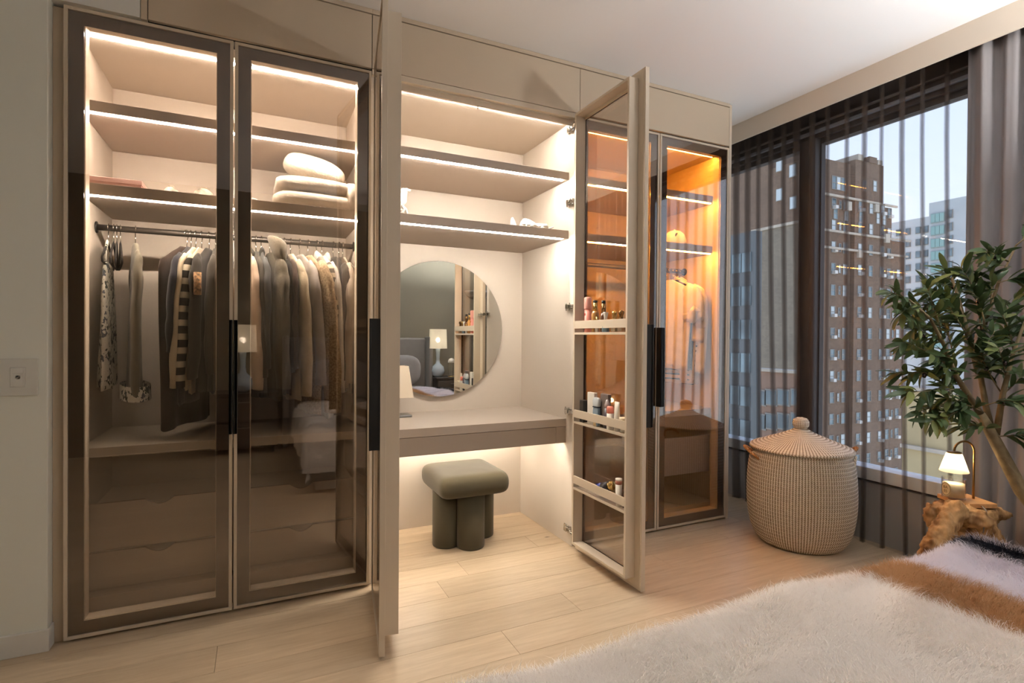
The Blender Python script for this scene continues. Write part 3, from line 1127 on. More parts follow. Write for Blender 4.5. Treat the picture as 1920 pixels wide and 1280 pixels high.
obj('embroidery', MB().loft([[(xj - 0.026 + 0.016 * math.cos(2 * PI * j / 12), ROD_Y - 0.262 + 0.016 * math.sin(2 * PI * j / 12), z) for j in range(12)] for z in (1.50, 1.45, 1.40)]),
    cloth('orange', (196, 152, 106), rgb2=(66, 56, 48), vscale=90), t)
for i, u in enumerate((404, 418, 432, 448)):
    c4 = [(60, 56, 50), (96, 84, 70), (44, 42, 44), (120, 106, 90)][i]
    n4 = ['charcoal', 'mushroom brown', 'black', 'khaki'][i]
    garment('shirt', hx(u), n4 + ' shirt hidden partly behind the pair of black door pulls', 'shirt', cloth('s%d' % i, c4), hem=0.95, sleeve=0.6, th=0.02, hanger_label='black hanger carrying the %s shirt' % n4, seed=20 + i)

garment('sweater', hx(466), 'pale blush fine sweater leading the row in the second door', 'sweater', cloth('blush', (214, 192, 172)), hem=1.02, sleeve=0.68, th=0.024, sr0=0.052, hanger_label='black hanger carrying the pale blush sweater', rot=0.10, lean=0.015, seed=7)
garment('jacket', hx(480), 'dark grey collared jacket behind the pale blush sweater', 'jacket', cloth('darkgrey', (70, 68, 64)), hem=0.92, sleeve=0.62, th=0.022, collar=cloth('darkgrey', (70, 68, 64)), hanger_label='black hanger carrying the dark grey jacket', rot=0.10, lean=0.015, seed=8)
garment('shirt', hx(490), 'slate blue-grey shirt just left of the hooded fleece', 'shirt', cloth('slate', (84, 86, 88)), hem=0.92, sleeve=0.58, th=0.018, hanger_label='black hanger carrying the slate shirt', rot=0.10, lean=0.015, seed=9)
garment('fleece_hoodie', hx(506), 'olive-grey fleece hoodie with its hood folded over the hanger', 'hoodie', cloth('fleece', (98, 92, 80), bump=0.6, bscale=110), hem=0.90, sleeve=0.68, th=0.036, sr0=0.066, hood=True, hanger_label='black hanger carrying the fleece hoodie', rot=0.22, lean=0.020, seed=10)
garment('cardigan', hx(523), 'black cardigan right behind the olive fleece hoodie', 'cardigan', cloth('blackc', (40, 37, 36)), hem=0.93, sleeve=0.6, th=0.018, hanger_label='black hanger carrying the black cardigan', rot=0.16, lean=0.015, seed=11)
garment('blouse', hx(533), 'dark plum-brown blouse before the fuzzy cream sweater', 'blouse', cloth('plum', (76, 62, 56)), hem=0.93, sleeve=0.58, th=0.018, hanger_label='black hanger carrying the plum-brown blouse', rot=0.16, lean=0.015, seed=12)
garment('fuzzy_sweater', hx(545), 'fuzzy cream sweater with a long sleeve hanging straight', 'sweater', cloth('fuzzcream', (222, 208, 180), bump=0.9, bscale=130), hem=0.90, sleeve=0.72, th=0.026, sr0=0.052, hanger_label='black hanger carrying the fuzzy cream sweater', rot=0.16, lean=0.015, seed=13)
garment('sweatshirt', hx(562), 'pale lavender-grey sweatshirt with a ribbed cuff', 'sweatshirt', cloth('lavgrey', (182, 174, 168)), hem=0.98, sleeve=0.66, th=0.024, sr0=0.046, cuff=cloth('lavcuff', (168, 160, 156)), hanger_label='black hanger carrying the lavender-grey sweatshirt', rot=0.22, lean=0.035, seed=14)
KNIT = mat('cloth_knit', (206, 184, 150), 0.95, rgb2=(150, 126, 98), vscale=110, bump=1.0, bscale=120, sheen=0.2, spec=0.1)
garment('knit_cardigan', hx(578), 'chunky beige marled cardigan with a wide ribbed hem', 'cardigan', KNIT, hem=0.82, sleeve=0.80, th=0.036, sr0=0.066, cuff=mat('cloth_knitcuff', (190, 168, 138), 0.95, bump=1.0, bscale=150, var=0.2, vscale=90), hanger_label='black hanger carrying the chunky beige cardigan', rot=0.22, lean=0.035, seed=15)
garment('striped_shirt', hx(594), 'grey and cream striped shirt between the chunky cardigan and white shirt', 'shirt', cloth('greyknit', (150, 142, 130)), hem=0.96, sleeve=0.56,
        sl_m=stripe_mat('stripe_grey_cream', (208, 196, 172), (104, 98, 90), 0.046, 0.5), th=0.018, hanger_label='black hanger carrying the grey striped shirt', rot=0.22, lean=0.035, seed=16)
garment('shirt', hx(604), 'crisp white shirt with a pointed collar and loose cuffs', 'shirt', cloth('whiteshirt', (226, 222, 214), bump=0.15), hem=0.80, sleeve=0.70, th=0.028, sr0=0.046, collar=cloth('whiteshirt', (226, 222, 214)), cuff=cloth('whiteshirt', (226, 222, 214)), hanger_label='black hanger carrying the white shirt', rot=0.18, lean=0.020, seed=17)
garment('jacket', hx(625), 'near-black jacket after the white shirt', 'jacket', cloth('nearblack', (48, 43, 38)), hem=0.93, sleeve=0.6, th=0.026, hanger_label='black hanger carrying the near-black jacket', rot=0.18, lean=0.020, seed=18)
garment('coat', hx(636), 'dark brown short coat beside the last pale sweater', 'coat', cloth('dkb', (70, 58, 46)), hem=0.92, sleeve=0.6, th=0.022, hanger_label='black hanger carrying the dark brown short coat', rot=0.18, lean=0.020, seed=19)
garment('sweater', hx(643), 'pale stone sweater at the right end of the left wardrobe', 'sweater', cloth('stone', (186, 172, 156)), hem=0.95, sleeve=0.66, th=0.022, sr0=0.05, hanger_label='black hanger carrying the pale stone sweater', rot=0.04, lean=0.0, seed=20)

# right wardrobe
def hr(u):
    return at(u, 520, y=ROD_Y).x


GR = 'clothes hanging in the amber lit wardrobe'
garment('tee_shirt', hr(1250), 'white short-sleeved tee at the left of the amber wardrobe', 'shirt', cloth('tee', (236, 226, 206)), hem=1.0, sleeve=0.30, sr0=0.075, th=0.024, group=GR, hanger_label='black hanger carrying the white tee in the amber wardrobe', rot=0.20, lean=0.020, seed=30)
garment('vest', hr(1258), 'black vest between the white tee and the striped dress', 'vest', cloth('vest', (34, 32, 34)), hem=1.0, sleeveless=True, th=0.018, group=GR, hanger_label='black hanger carrying the black vest', rot=0.20, lean=0.020, seed=31)
garment('striped_dress', hr(1263), 'cream dress with thin navy stripes in the amber wardrobe', 'dress', stripe_mat('stripe_navy', (226, 212, 186), (30, 32, 42), 0.034, 0.68), hem=0.90, sleeve=0.52, th=0.024, sr0=0.045, group=GR, hanger_label='black hanger carrying the navy striped dress', rot=0.20, lean=0.020, seed=32)
garment('shirt', hr(1266), 'cream half-sleeved shirt next to the navy striped dress', 'shirt', cloth('creamshirt', (240, 226, 194)), hem=0.92, sleeve=0.44, th=0.026, sr0=0.064, group=GR, hanger_label='black hanger carrying the cream half-sleeved shirt', rot=0.06, lean=0.0, seed=33)
garment('shirt', hr(1272), 'ivory long-sleeved shirt at the right end of the amber wardrobe', 'shirt', cloth('ivory', (240, 228, 200)), hem=0.90, sleeve=0.66, th=0.024, sr0=0.05, group=GR, collar=cloth('ivory', (240, 228, 200)), hanger_label='black hanger carrying the ivory long-sleeved shirt', rot=0.06, lean=0.0, seed=34)

# ================================================================== THINGS ON THE SHELVES
S2 = 1.8535
pb = thing('gift_box', (0.125, 0.27, S2), 'flat pink gift box on the shelf above the hanging clothes', 'box')
obj('box_base', B(0.03, 0.225, 0.185, 0.36, S2, S2 + 0.020), M_('pink_paper', (232, 186, 176), 0.6), pb, bevel=0.001)
obj('lid', B(0.027, 0.228, 0.182, 0.363, S2 + 0.0202, S2 + 0.040), M_('pink_paper_lid', (240, 196, 186), 0.6), pb, bevel=0.0015)
CER = M_('ceramic_pattern', (226, 214, 196), 0.35, rgb2=(78, 70, 58), vscale=38)
for (x, rr, hh, lab) in ((0.325, 0.036, 0.050, 'small round patterned ceramic bowl upside down near the pink box'), (0.455, 0.048, 0.058, 'larger patterned ceramic bowl upside down near the middle stile')):
    t = thing('ceramic_bowl', (x, 0.28, S2), lab, 'bowl', 'patterned bowls on the shelf')
    obj('shell', MB().lathe([(rr, 0), (rr, 0.006), (rr * 0.97, hh * 0.35), (rr * 0.78, hh * 0.7), (rr * 0.45, hh * 0.93), (rr * 0.3, hh)], (x, 0.28, S2), 28), CER, t)
    obj('foot_ring', MB().lathe([(rr * 0.3, hh * 0.98), (rr * 0.34, hh + 0.005), (rr * 0.22, hh + 0.005)], (x, 0.28, S2), 20), M_('ceramic_rim', (200, 186, 166), 0.4), t)
t = thing('ceramic_dish', (0.655, 0.27, S2), 'tiny white lidded dish beside the folded blanket', 'dish')
obj('dish_body', MB().lathe([(0.02, 0), (0.036, 0.012), (0.037, 0.020)], (0.655, 0.27, S2), 24), WHITE, t)
obj('lid', MB().lathe([(0.037, 0.0202), (0.03, 0.032), (0.008, 0.038)], (0.655, 0.27, S2), 24), WHITE, t)


def superpad(m, c, sx, sy, sz, p=0.45, nu=28, nv=14, wob=0.0, seed=0, tilt=0.0):
    rs = random.Random(seed)
    ph = [rs.uniform(0, 6) for _ in range(5)]
    rings = []
    for k in range(nv):
        b = -PI / 2 + PI * k / (nv - 1)
        cb, sb = math.cos(b), math.sin(b)
        cbp = max(1e-3, abs(cb) ** p)
        zz = (abs(sb) ** 0.8) * (1 if sb >= 0 else -1)
        ring = []
        for j in range(nu):
            a = 2 * PI * j / nu
            ca, sa = math.cos(a), math.sin(a)
            xx = (abs(ca) ** p) * (1 if ca >= 0 else -1) * cbp
            yy = (abs(sa) ** p) * (1 if sa >= 0 else -1) * cbp
            wv = 1 + wob * (math.sin(3 * a + ph[0]) + 0.6 * math.sin(5 * a + ph[1] + 3 * b))
            x_, z_ = xx * sx * wv, zz * sz * (1 + wob * math.sin(4 * xx + ph[2]) + wob * math.sin(5 * yy + ph[3]))
            ring.append((c[0] + x_ * math.cos(tilt) - z_ * math.sin(tilt), c[1] + yy * sy * wv, c[2] + z_ * math.cos(tilt) + x_ * math.sin(tilt)))
        rings.append(ring)
    return m.loft(rings, True, True)


PLUSH = cloth('plush', (232, 222, 206), bump=0.8, bscale=70)
bl = thing('folded_blanket', (0.955, 0.33, S2), 'folded cream plush blanket on the shelf over the hanging clothes', 'blanket')
obj('lower_fold', superpad(MB(), (0.955, 0.34, S2 + 0.045), 0.205, 0.16, 0.045, 0.42, wob=0.02, seed=3), PLUSH, bl)
obj('upper_fold', superpad(MB(), (0.950, 0.34, S2 + 0.122), 0.195, 0.155, 0.042, 0.42, wob=0.03, seed=4), PLUSH, bl)
obj('fold_edge', superpad(MB(), (1.125, 0.325, S2 + 0.085), 0.030, 0.15, 0.080, 0.6, wob=0.02, seed=5), PLUSH, bl)
rp = obj('rolled_pillow', superpad(MB(), (0.955, 0.36, S2 + 0.232), 0.155, 0.115, 0.060, 0.72, wob=0.02, seed=8, tilt=-0.22), mat('cloth_waffle', (226, 216, 200), 0.95, bump=1.0, bscale=60, var=0.08, vscale=50))
tag(rp, 'round-ended textured cream pillow lying on top of the folded blanket', 'pillow')

# prancing horse figurine on the vanity shelf
HW = M_('white_porcelain', (242, 240, 234), 0.25)
hp = at(756, 372, y=0.25)
hxx, hzz = hp.x - 0.03, S2
hg = thing('horse_figurine', (hxx, 0.25, hzz), 'white porcelain prancing horse on the vanity shelf edge by the open door', 'figurine')
pr = [Vector(p) for p in ((-0.055, 0, 0.075), (-0.02, 0, 0.082), (0.015, 0, 0.086), (0.03, 0, 0.105), (0.036, 0, 0.135), (0.043, 0, 0.158))]
ofs = Vector((hxx, 0.25, hzz))
obj('horse_body', MB().tube([ofs + p for p in pr], [0.020, 0.024, 0.025, 0.021, 0.014, 0.011], 14).tube([ofs + Vector(p) for p in ((0.034, 0, 0.162), (0.05, 0, 0.165), (0.064, 0, 0.162), (0.068, 0, 0.158))], [0.010, 0.011, 0.008, 0.006], 12), HW, hg)
for dy, pts in ((-0.012, ((0.018, 0.078), (0.034, 0.058), (0.026, 0.040), (0.018, 0.034))), (0.012, ((0.022, 0.08), (0.048, 0.062), (0.056, 0.038), (0.056, 0.018))),
                (-0.012, ((-0.055, 0.07), (-0.062, 0.045), (-0.048, 0.028), (-0.056, 0.0135))), (0.012, ((-0.06, 0.072), (-0.076, 0.05), (-0.066, 0.03), (-0.074, 0.0135)))):
    obj('leg', MB().tube([ofs + Vector((a_, dy, b_)) for a_, b_ in pts], [0.010, 0.0075, 0.0055, 0.0065], 9), HW, hg)
obj('mane', MB().tube([ofs + Vector(p) for p in ((0.034, 0, 0.172), (0.022, 0, 0.155), (0.016, 0, 0.132), (0.005, 0, 0.112))], [0.005, 0.010, 0.010, 0.006], 8, flat=(0.5, 1)), HW, hg)
obj('tail', MB().tube([ofs + Vector(p) for p in ((-0.07, 0, 0.085), (-0.09, 0, 0.09), (-0.10, 0, 0.06), (-0.098, 0, 0.035))], [0.006, 0.010, 0.010, 0.004], 8), HW, hg)
obj('stand', MB().lathe([(0.055, 0.0), (0.055, 0.008), (0.045, 0.012)], (hxx - 0.03, 0.25, hzz), 28).lathe([(0.003, 0.010), (0.003, 0.075)], (hxx - 0.015, 0.25, hzz), 8), HW, hg)

# ornate white ornament
og = thing('ceramic_ornament', (2.17, 0.25, S2), 'white ornate ceramic ornament with pointed fins at the right of the shelf', 'ornament')
o0 = Vector((2.045, 0.24, S2))
sc_ = 0.9
obj('fin', MB().loft([[(o0.x + cx_ + wx_ * math.cos(2 * PI * j / 14), o0.y + 0.012 * math.sin(2 * PI * j / 14), o0.z + z) for j in range(14)] for cx_, wx_, z in ((0.022, 0.024, 0.001), (0.018, 0.020, 0.035), (0.012, 0.012, 0.062), (0.009, 0.003, 0.076))]), HW, og)
obj('dome', MB().loft([[(o0.x + 0.125 + cx_ + wx_ * math.cos(2 * PI * j / 20), o0.y + dy_ * math.sin(2 * PI * j / 20), o0.z + z) for j in range(20)] for cx_, wx_, dy_, z in ((0.0, 0.075, 0.05, 0.001), (-0.002, 0.066, 0.046, 0.03), (-0.012, 0.046, 0.036, 0.058), (-0.022, 0.024, 0.02, 0.074), (-0.03, 0.006, 0.006, 0.080))]), HW, og)
obj('snout', MB().tube([o0 + Vector(p) for p in ((0.14, 0, 0.030), (0.20, -0.005, 0.034), (0.235, -0.008, 0.044), (0.247, -0.008, 0.035))], [0.028, 0.026, 0.018, 0.008], 12), HW, og)
obj('spike', MB().tube([o0 + Vector(p) for p in ((0.215, -0.01, 0.016), (0.25, -0.012, 0.028), (0.285, -0.014, 0.046))], [0.014, 0.009, 0.002], 10), HW, og)
rs = random.Random(5)
for k in range(11):
    obj('rosette', MB().lathe([(0.011, 0.0), (0.013, 0.004), (0.006, 0.009), (0.002, 0.007)], (o0.x + 0.055 + 0.015 * k, o0.y - 0.044 + 0.012 * math.sin(k), o0.z + 0.016 + 0.018 * abs(math.sin(k * 1.7))), 10), HW, og)

# cap on the amber shelf
cp = thing('baseball_cap', (3.31, 0.24, S2), 'white baseball cap on the amber lit shelf', 'cap')
CAPM = cloth('cap', (236, 226, 206), bump=0.2)
cc = Vector((3.32, 0.26, S2))
obj('crown', MB().lathe([(0.080, 0.006), (0.083, 0.02), (0.080, 0.055), (0.066, 0.09), (0.04, 0.112), (0.008, 0.120)], cc, 28), CAPM, cp)
m_ = MB().grid(lambda a_, b_: (cc.x + (0.078 + 0.075 * b_) * math.cos(PI + PI * (a_ - 0.5) * 0.95 + 0.5), cc.y + (0.078 + 0.055 * b_) * math.sin(PI + PI * (a_ - 0.5) * 0.95 + 0.5), cc.z + 0.012 - 0.006 * b_ + 0.006 * math.sin(PI * a_)), 16, 5)
obj('brim', m_, CAPM, cp, solid=0.004)
obj('button', MB().sphere((cc.x, cc.y, cc.z + 0.121), 0.007, 10, 6), CAPM, cp)
obj('emblem', MB().lathe([(0.016, 0.0), (0.012, 0.004)], (cc.x - 0.035, cc.y - 0.062, cc.z + 0.075), 14, axis='y'), M_('emblem_navy', (34, 38, 58), 0.6), cp)

# ================================================================== COSMETICS IN THE DOOR TRAYS
TX = 2.312
GT = 'cosmetics in the opened door trays'
GOLD = M_('gold_cap', (190, 160, 100), 0.22, metal=1.0)
AMBERG = M_('amber_bottle', (170, 122, 66), 0.12, spec=0.7, coat=0.5)
PINKB = M_('pink_bottle', (216, 140, 126), 0.3)
PINKC = M_('pink_cap', (226, 160, 146), 0.35)
WHP = M_('white_bottle', (234, 228, 216), 0.35)
CLEARG = pane_mat('clear_glass', (0.93, 0.93, 0.92), 1.5)
T1, T2, T3 = 1.2495, 0.7555, 0.3865


def ty(u, v=600):
    return at(u, v, x=TX).y


def bottle(name, y, z, label, parts, cat='bottle', x=TX, n=22):
    """parts: (name, [(r, h), ...], material); each a stacked turned part"""
    t = thing(name, (x, y, z), label, cat, GT)
    for nm, prof, m in parts:
        if prof and prof[0] == 'box':
            _, hw, hd, z0, z1 = prof
            obj(nm, B(x - hd, x + hd, y - hw, y + hw, z + z0, z + z1), m, t, bevel=0.0015)
        else:
            obj(nm, MB().lathe(prof, (x, y, z), n), m, t)
    return t


# upper tray
bottle('spray_bottle', ty(1102), T1, 'tall pink spray bottle in the top tray', [('bottle_body', [(0.0175, 0), (0.0185, 0.004), (0.0185, 0.124)], PINKB), ('cap', [(0.0200, 0.1245), (0.0205, 0.13), (0.0205, 0.184), (0.017, 0.190), (0.01, 0.192)], PINKC), ('logo_dot', ['box', 0.006, 0.0188, 0.09, 0.104], M_('logo_red', (170, 70, 60), 0.5))])
bottle('pump_bottle', ty(1116), T1, 'gold-necked amber pump bottle left in the top tray', [('bottle_body', [(0.017, 0), (0.020, 0.005), (0.020, 0.098), (0.014, 0.112)], AMBERG), ('neck', [(0.0115, 0.1125), (0.0115, 0.156)], GOLD), ('pump_head', [(0.011, 0.1565), (0.012, 0.16), (0.012, 0.168), (0.009, 0.170)], BLACK)])
bottle('pump_bottle', ty(1131.5), T1, 'brown pump bottle with a black top second in the top tray', [('bottle_body', [(0.016, 0), (0.018, 0.005), (0.018, 0.085), (0.012, 0.10)], M_('brown_glass', (92, 58, 36), 0.15, coat=0.5)), ('neck', [(0.0115, 0.1005), (0.0115, 0.148)], M_('bronze_metal', (130, 100, 66), 0.25, metal=1.0)), ('pump_head', [(0.011, 0.1485), (0.011, 0.164)], BLACK)])
bottle('serum_bottle', ty(1124), T1, 'tiny serum bottle with a gold cap', [('bottle_body', [(0.010, 0), (0.011, 0.04), (0.009, 0.048)], WHP), ('cap', [(0.0075, 0.0485), (0.0075, 0.08)], GOLD)], x=TX - 0.014)
bottle('vase_bottle', ty(1138), T1, 'pale blue bottle with a flared white stopper', [('bottle_body', [(0.019, 0), (0.019, 0.03), (0.011, 0.055)], M_('pale_blue_glass', (128, 156, 170), 0.2)), ('stopper', [(0.010, 0.0555), (0.008, 0.075), (0.013, 0.098), (0.014, 0.102)], WHP)], x=TX - 0.008)
for i, (u, lab) in enumerate(((1152, 'square clear perfume bottle with a pale gold knob'), (1165, 'square clear perfume bottle with a bronze knob'))):
    bottle('perfume_bottle', ty(u), T1, lab, [('bottle_body', ['box', 0.023, 0.014, 0.0, 0.058], CLEARG), ('perfume', ['box', 0.018, 0.010, 0.004, 0.036], M_('perfume%d' % i, ((206, 190, 160), (196, 170, 140))[i], 0.2)), ('shoulder', ['box', 0.022, 0.013, 0.0585, 0.064], CHROME),
                                            ('cap', [(0.009, 0.0645), (0.010, 0.082), (0.015, 0.094), (0.012, 0.104), (0.004, 0.107)], (GOLD, M_('bronze_metal', (130, 100, 66), 0.25, metal=1.0))[i])])
# middle tray
bottle('carton', ty(1094, 760), T2, 'small black carton at the hinge end of the middle tray', [('carton_body', ['box', 0.018, 0.014, 0, 0.118], M_('black_card', (38, 36, 32), 0.5)), ('lid_flap', ['box', 0.0182, 0.0142, 0.1182, 0.121], M_('black_card2', (54, 50, 46), 0.5))], 'box')
bottle('carton', ty(1107, 760), T2, 'tall white carton in the middle tray', [('carton_body', ['box', 0.033, 0.010, 0, 0.166], M_('white_card', (226, 222, 212), 0.5)), ('lid_flap', ['box', 0.0332, 0.0102, 0.1662, 0.169], WHP)], 'box', x=TX + 0.012)
bottle('carton', ty(1132, 760), T2, 'taupe-grey carton behind the blue deodorant', [('carton_body', ['box', 0.034, 0.010, 0, 0.170], M_('grey_card', (112, 100, 94), 0.5)), ('lid_flap', ['box', 0.0342, 0.0102, 0.1702, 0.173], M_('grey_card2', (128, 116, 110), 0.5))], 'box', x=TX + 0.012)
t = thing('deodorant', (TX - 0.008, ty(1122, 760), T2), 'grey-blue stick deodorant with a clear domed cap', 'deodorant', GT)
yd = ty(1122, 760)
obj('stick_body', superpad(MB(), (TX - 0.010, yd, T2 + 0.052), 0.011, 0.026, 0.052, 0.3), M_('deo_blue', (122, 142, 158), 0.35), t)
obj('cap', superpad(MB(), (TX - 0.010, yd, T2 + 0.125), 0.012, 0.027, 0.026, 0.45), M_('deo_cap', (206, 214, 218), 0.2), t)
obj('label_band', B(TX - 0.0225, TX + 0.001, yd - 0.0215, yd + 0.0215, T2 + 0.098, T2 + 0.104), M_('deo_text', (44, 52, 62), 0.5), t)
bottle('pump_bottle', ty(1121, 770), T2, 'short cream pump bottle in front of the deodorant', [('bottle_body', [(0.0155, 0), (0.0165, 0.045), (0.010, 0.056)], M_('cream_bottle', (226, 204, 164), 0.3)), ('collar', [(0.010, 0.0565), (0.010, 0.076)], WHP), ('pump_head', [(0.006, 0.0765), (0.006, 0.09), (0.009, 0.091), (0.008, 0.104)], WHP)], x=TX - 0.012 + 0.002)
bottle('lotion_bottle', ty(1138.5, 760), T2, 'dark plum bottle with a pointed clear cap', [('bottle_body', [(0.015, 0), (0.017, 0.005), (0.017, 0.105)], M_('plum_bottle', (56, 48, 56), 0.3)), ('cap', [(0.016, 0.1055), (0.014, 0.125), (0.006, 0.146), (0.002, 0.148)], M_('smoky_cap', (176, 166, 166), 0.2))])
bottle('spray_can', ty(1146.5, 770), T2, 'white bottle with a coral pink cap', [('can_body', [(0.0165, 0), (0.0175, 0.003), (0.0175, 0.083)], WHP), ('cap', [(0.0178, 0.0835), (0.0178, 0.11), (0.015, 0.117), (0.006, 0.118)], M_('coral', (232, 142, 124), 0.4))], x=TX - 0.008)
t = thing('cream_tube', (TX - 0.004, ty(1158, 770), T2), 'white squeeze tube standing on its cap', 'tube', GT)
yt = ty(1157, 770)
obj('tube_body', MB().loft([[(TX + sx_ * math.cos(2 * PI * j / 18), yt + sy_ * math.sin(2 * PI * j / 18), T2 + z) for j in range(18)] for sx_, sy_, z in ((0.015, 0.015, 0.0265), (0.014, 0.017, 0.07), (0.008, 0.019, 0.12), (0.0015, 0.020, 0.146))]), WHP, t)
obj('cap', MB().lathe([(0.014, 0.0), (0.0145, 0.003), (0.0145, 0.026)], (TX, yt, T2), 20), M_('tube_cap', (214, 208, 200), 0.35), t)
bottle('glass_jar', ty(1169, 770), T2, 'clear glass jar with a cream lid at the free end of the middle tray', [('jar_body', [(0.018, 0), (0.0195, 0.003), (0.0195, 0.055)], CLEARG), ('cream', [(0.015, 0.003), (0.015, 0.04)], WHP), ('lid', [(0.0205, 0.0555), (0.0205, 0.072), (0.018, 0.075)], M_('cream_lid', (236, 220, 190), 0.35))])
# lower tray
yc0, yc1 = ty(1113, 900), ty(1152, 900)
t = thing('aerosol_can', (TX, (yc0 + yc1) / 2, T3), 'blue and black aerosol can lying on its side in the bottom tray', 'can', GT)
zc = T3 + 0.0245
L_ = abs(yc1 - yc0)
ys_ = max(yc0, yc1)
dcan = Vector((0, -1, 0.36)).normalized()
cst = Vector((TX, ys_, T3 + 0.0268))
for nm, prof, m in (('base_ring', [(0.0, 0.010), (0.001, 0.018), (0.0, 0.022), (0.004, 0.0248), (0.040, 0.0248)], M_('rose_gold', (206, 164, 130), 0.25, metal=0.9)), ('can_body', [(0.0405, 0.0245), (0.095, 0.0245)], M_('royal_blue', (26, 42, 130), 0.25)),
                    ('label_band', [(0.0955, 0.0245), (L_ - 0.03, 0.0245)], M_('midnight', (30, 30, 44), 0.3)), ('cap', [(L_ - 0.0295, 0.023), (L_ - 0.004, 0.023), (L_, 0.018)], GOLD)):
    obj(nm, MB().tube([cst + dcan * d_ for d_, _ in prof], [r_ for _, r_ in prof], 26), m, t)
bottle('cream_tube', ty(1162, 900), T3, 'white tube with a rosy printed top in the bottom tray', [('tube_body', [(0.011, 0), (0.0125, 0.003), (0.0165, 0.11)], WHP), ('printed_top', [(0.0166, 0.1102), (0.017, 0.128)], M_('rosy', (170, 104, 84), 0.4)), ('cap', [(0.0168, 0.1282), (0.0165, 0.138)], WHP)], 'tube', x=TX - 0.006)
bottle('serum_bottle', ty(1169, 900), T3, 'small brown glass bottle at the end of the bottom tray', [('bottle_body', [(0.012, 0), (0.013, 0.07), (0.008, 0.08)], M_('brown_glass', (92, 58, 36), 0.15, coat=0.5)), ('cap', [(0.008, 0.0805), (0.008, 0.105)], BLACK)], x=TX + 0.012)

# ================================================================== DESK LAMP
lp = at(746, 772, z=0.745)
lx, ly = 1.452, 0.55
dl = thing('desk_lamp', (lx, ly, 0.738), 'small steel desk lamp with a cream tapered square shade', 'lamp')
obj('base', B(lx - 0.072, lx + 0.072, ly - 0.055, ly + 0.055, 0.7385, 0.752), STEEL, dl, bevel=0.003)
obj('stem', MB().lathe([(0.006, 0.752), (0.006, 0.99)], (lx, ly, 0), 12), STEEL, dl)
m_ = MB()
shade_r = []
for hw, z in ((0.078, 0.855), (0.052, 1.043)):
    shade_r.append([(lx - hw, ly - hw * 0.8, z), (lx + hw, ly - hw * 0.8, z), (lx + hw, ly + hw * 0.8, z), (lx - hw, ly + hw * 0.8, z)])
m_.loft(shade_r, cap=False, smooth=False)
obj('shade', m_, M_('cream_shade', (236, 222, 200), 0.8), dl, solid=0.0025)

# ================================================================== STOOL
SV = mat('olive_velvet', (68, 62, 46), 0.75, var=0.10, vscale=7, bump=0.05, bscale=300, sheen=0.15, spec=0.15)
st = thing('stool', (1.82, 0.385, 0.0), 'olive velvet stool with four fat cylinder legs under the desk', 'stool')
ps = superpad(MB(), (1.815, 0.385, 0.372), 0.212, 0.222, 0.066, 0.19, nu=64, nv=20)
obj('seat', ps, SV, st)
for (x, y) in ((1.815, 0.270), (1.694, 0.355), (1.935, 0.415), (1.815, 0.500)):
    obj('leg', MB().lathe([(0.074, 0.0), (0.079, 0.004), (0.081, 0.012), (0.081, 0.318)], (x, y, 0.0), 40), SV, st)

# ================================================================== BASKET
bc = Vector((3.655, -0.475, 0.0))
WEAVE = mat('seagrass_white', (240, 232, 218), 0.8, var=0.06, vscale=30, spec=0.2)
STRAW = mat('dry_straw', (156, 138, 112), 0.9, var=0.2, vscale=60, spec=0.1)
bk = thing('storage_basket', (bc.x, bc.y, 0.0), 'tall white woven basket with a knobbed lid standing by the sheer curtain', 'basket')
prof = [(0.185, 0.0), (0.225, 0.012), (0.255, 0.055), (0.276, 0.12), (0.290, 0.22), (0.292, 0.32), (0.287, 0.42), (0.277, 0.50), (0.268, 0.545), (0.264, 0.558)]


def prof_at(pr, q):
    k = q * (len(pr) - 1)
    i = min(int(k), len(pr) - 2)
    f = k - i
    # smooth interpolation
    p0, p1, p2, p3 = pr[max(i - 1, 0)], pr[i], pr[i + 1], pr[min(i + 2, len(pr) - 1)]
    def cm(a, b, c, d):
        return 0.5 * ((2 * b) + (-a + c) * f + (2 * a - 5 * b + 4 * c - d) * f * f + (-a + 3 * b - 3 * c + d) * f ** 3)
    return cm(p0[0], p1[0], p2[0], p3[0]), cm(p0[1], p1[1], p2[1], p3[1])


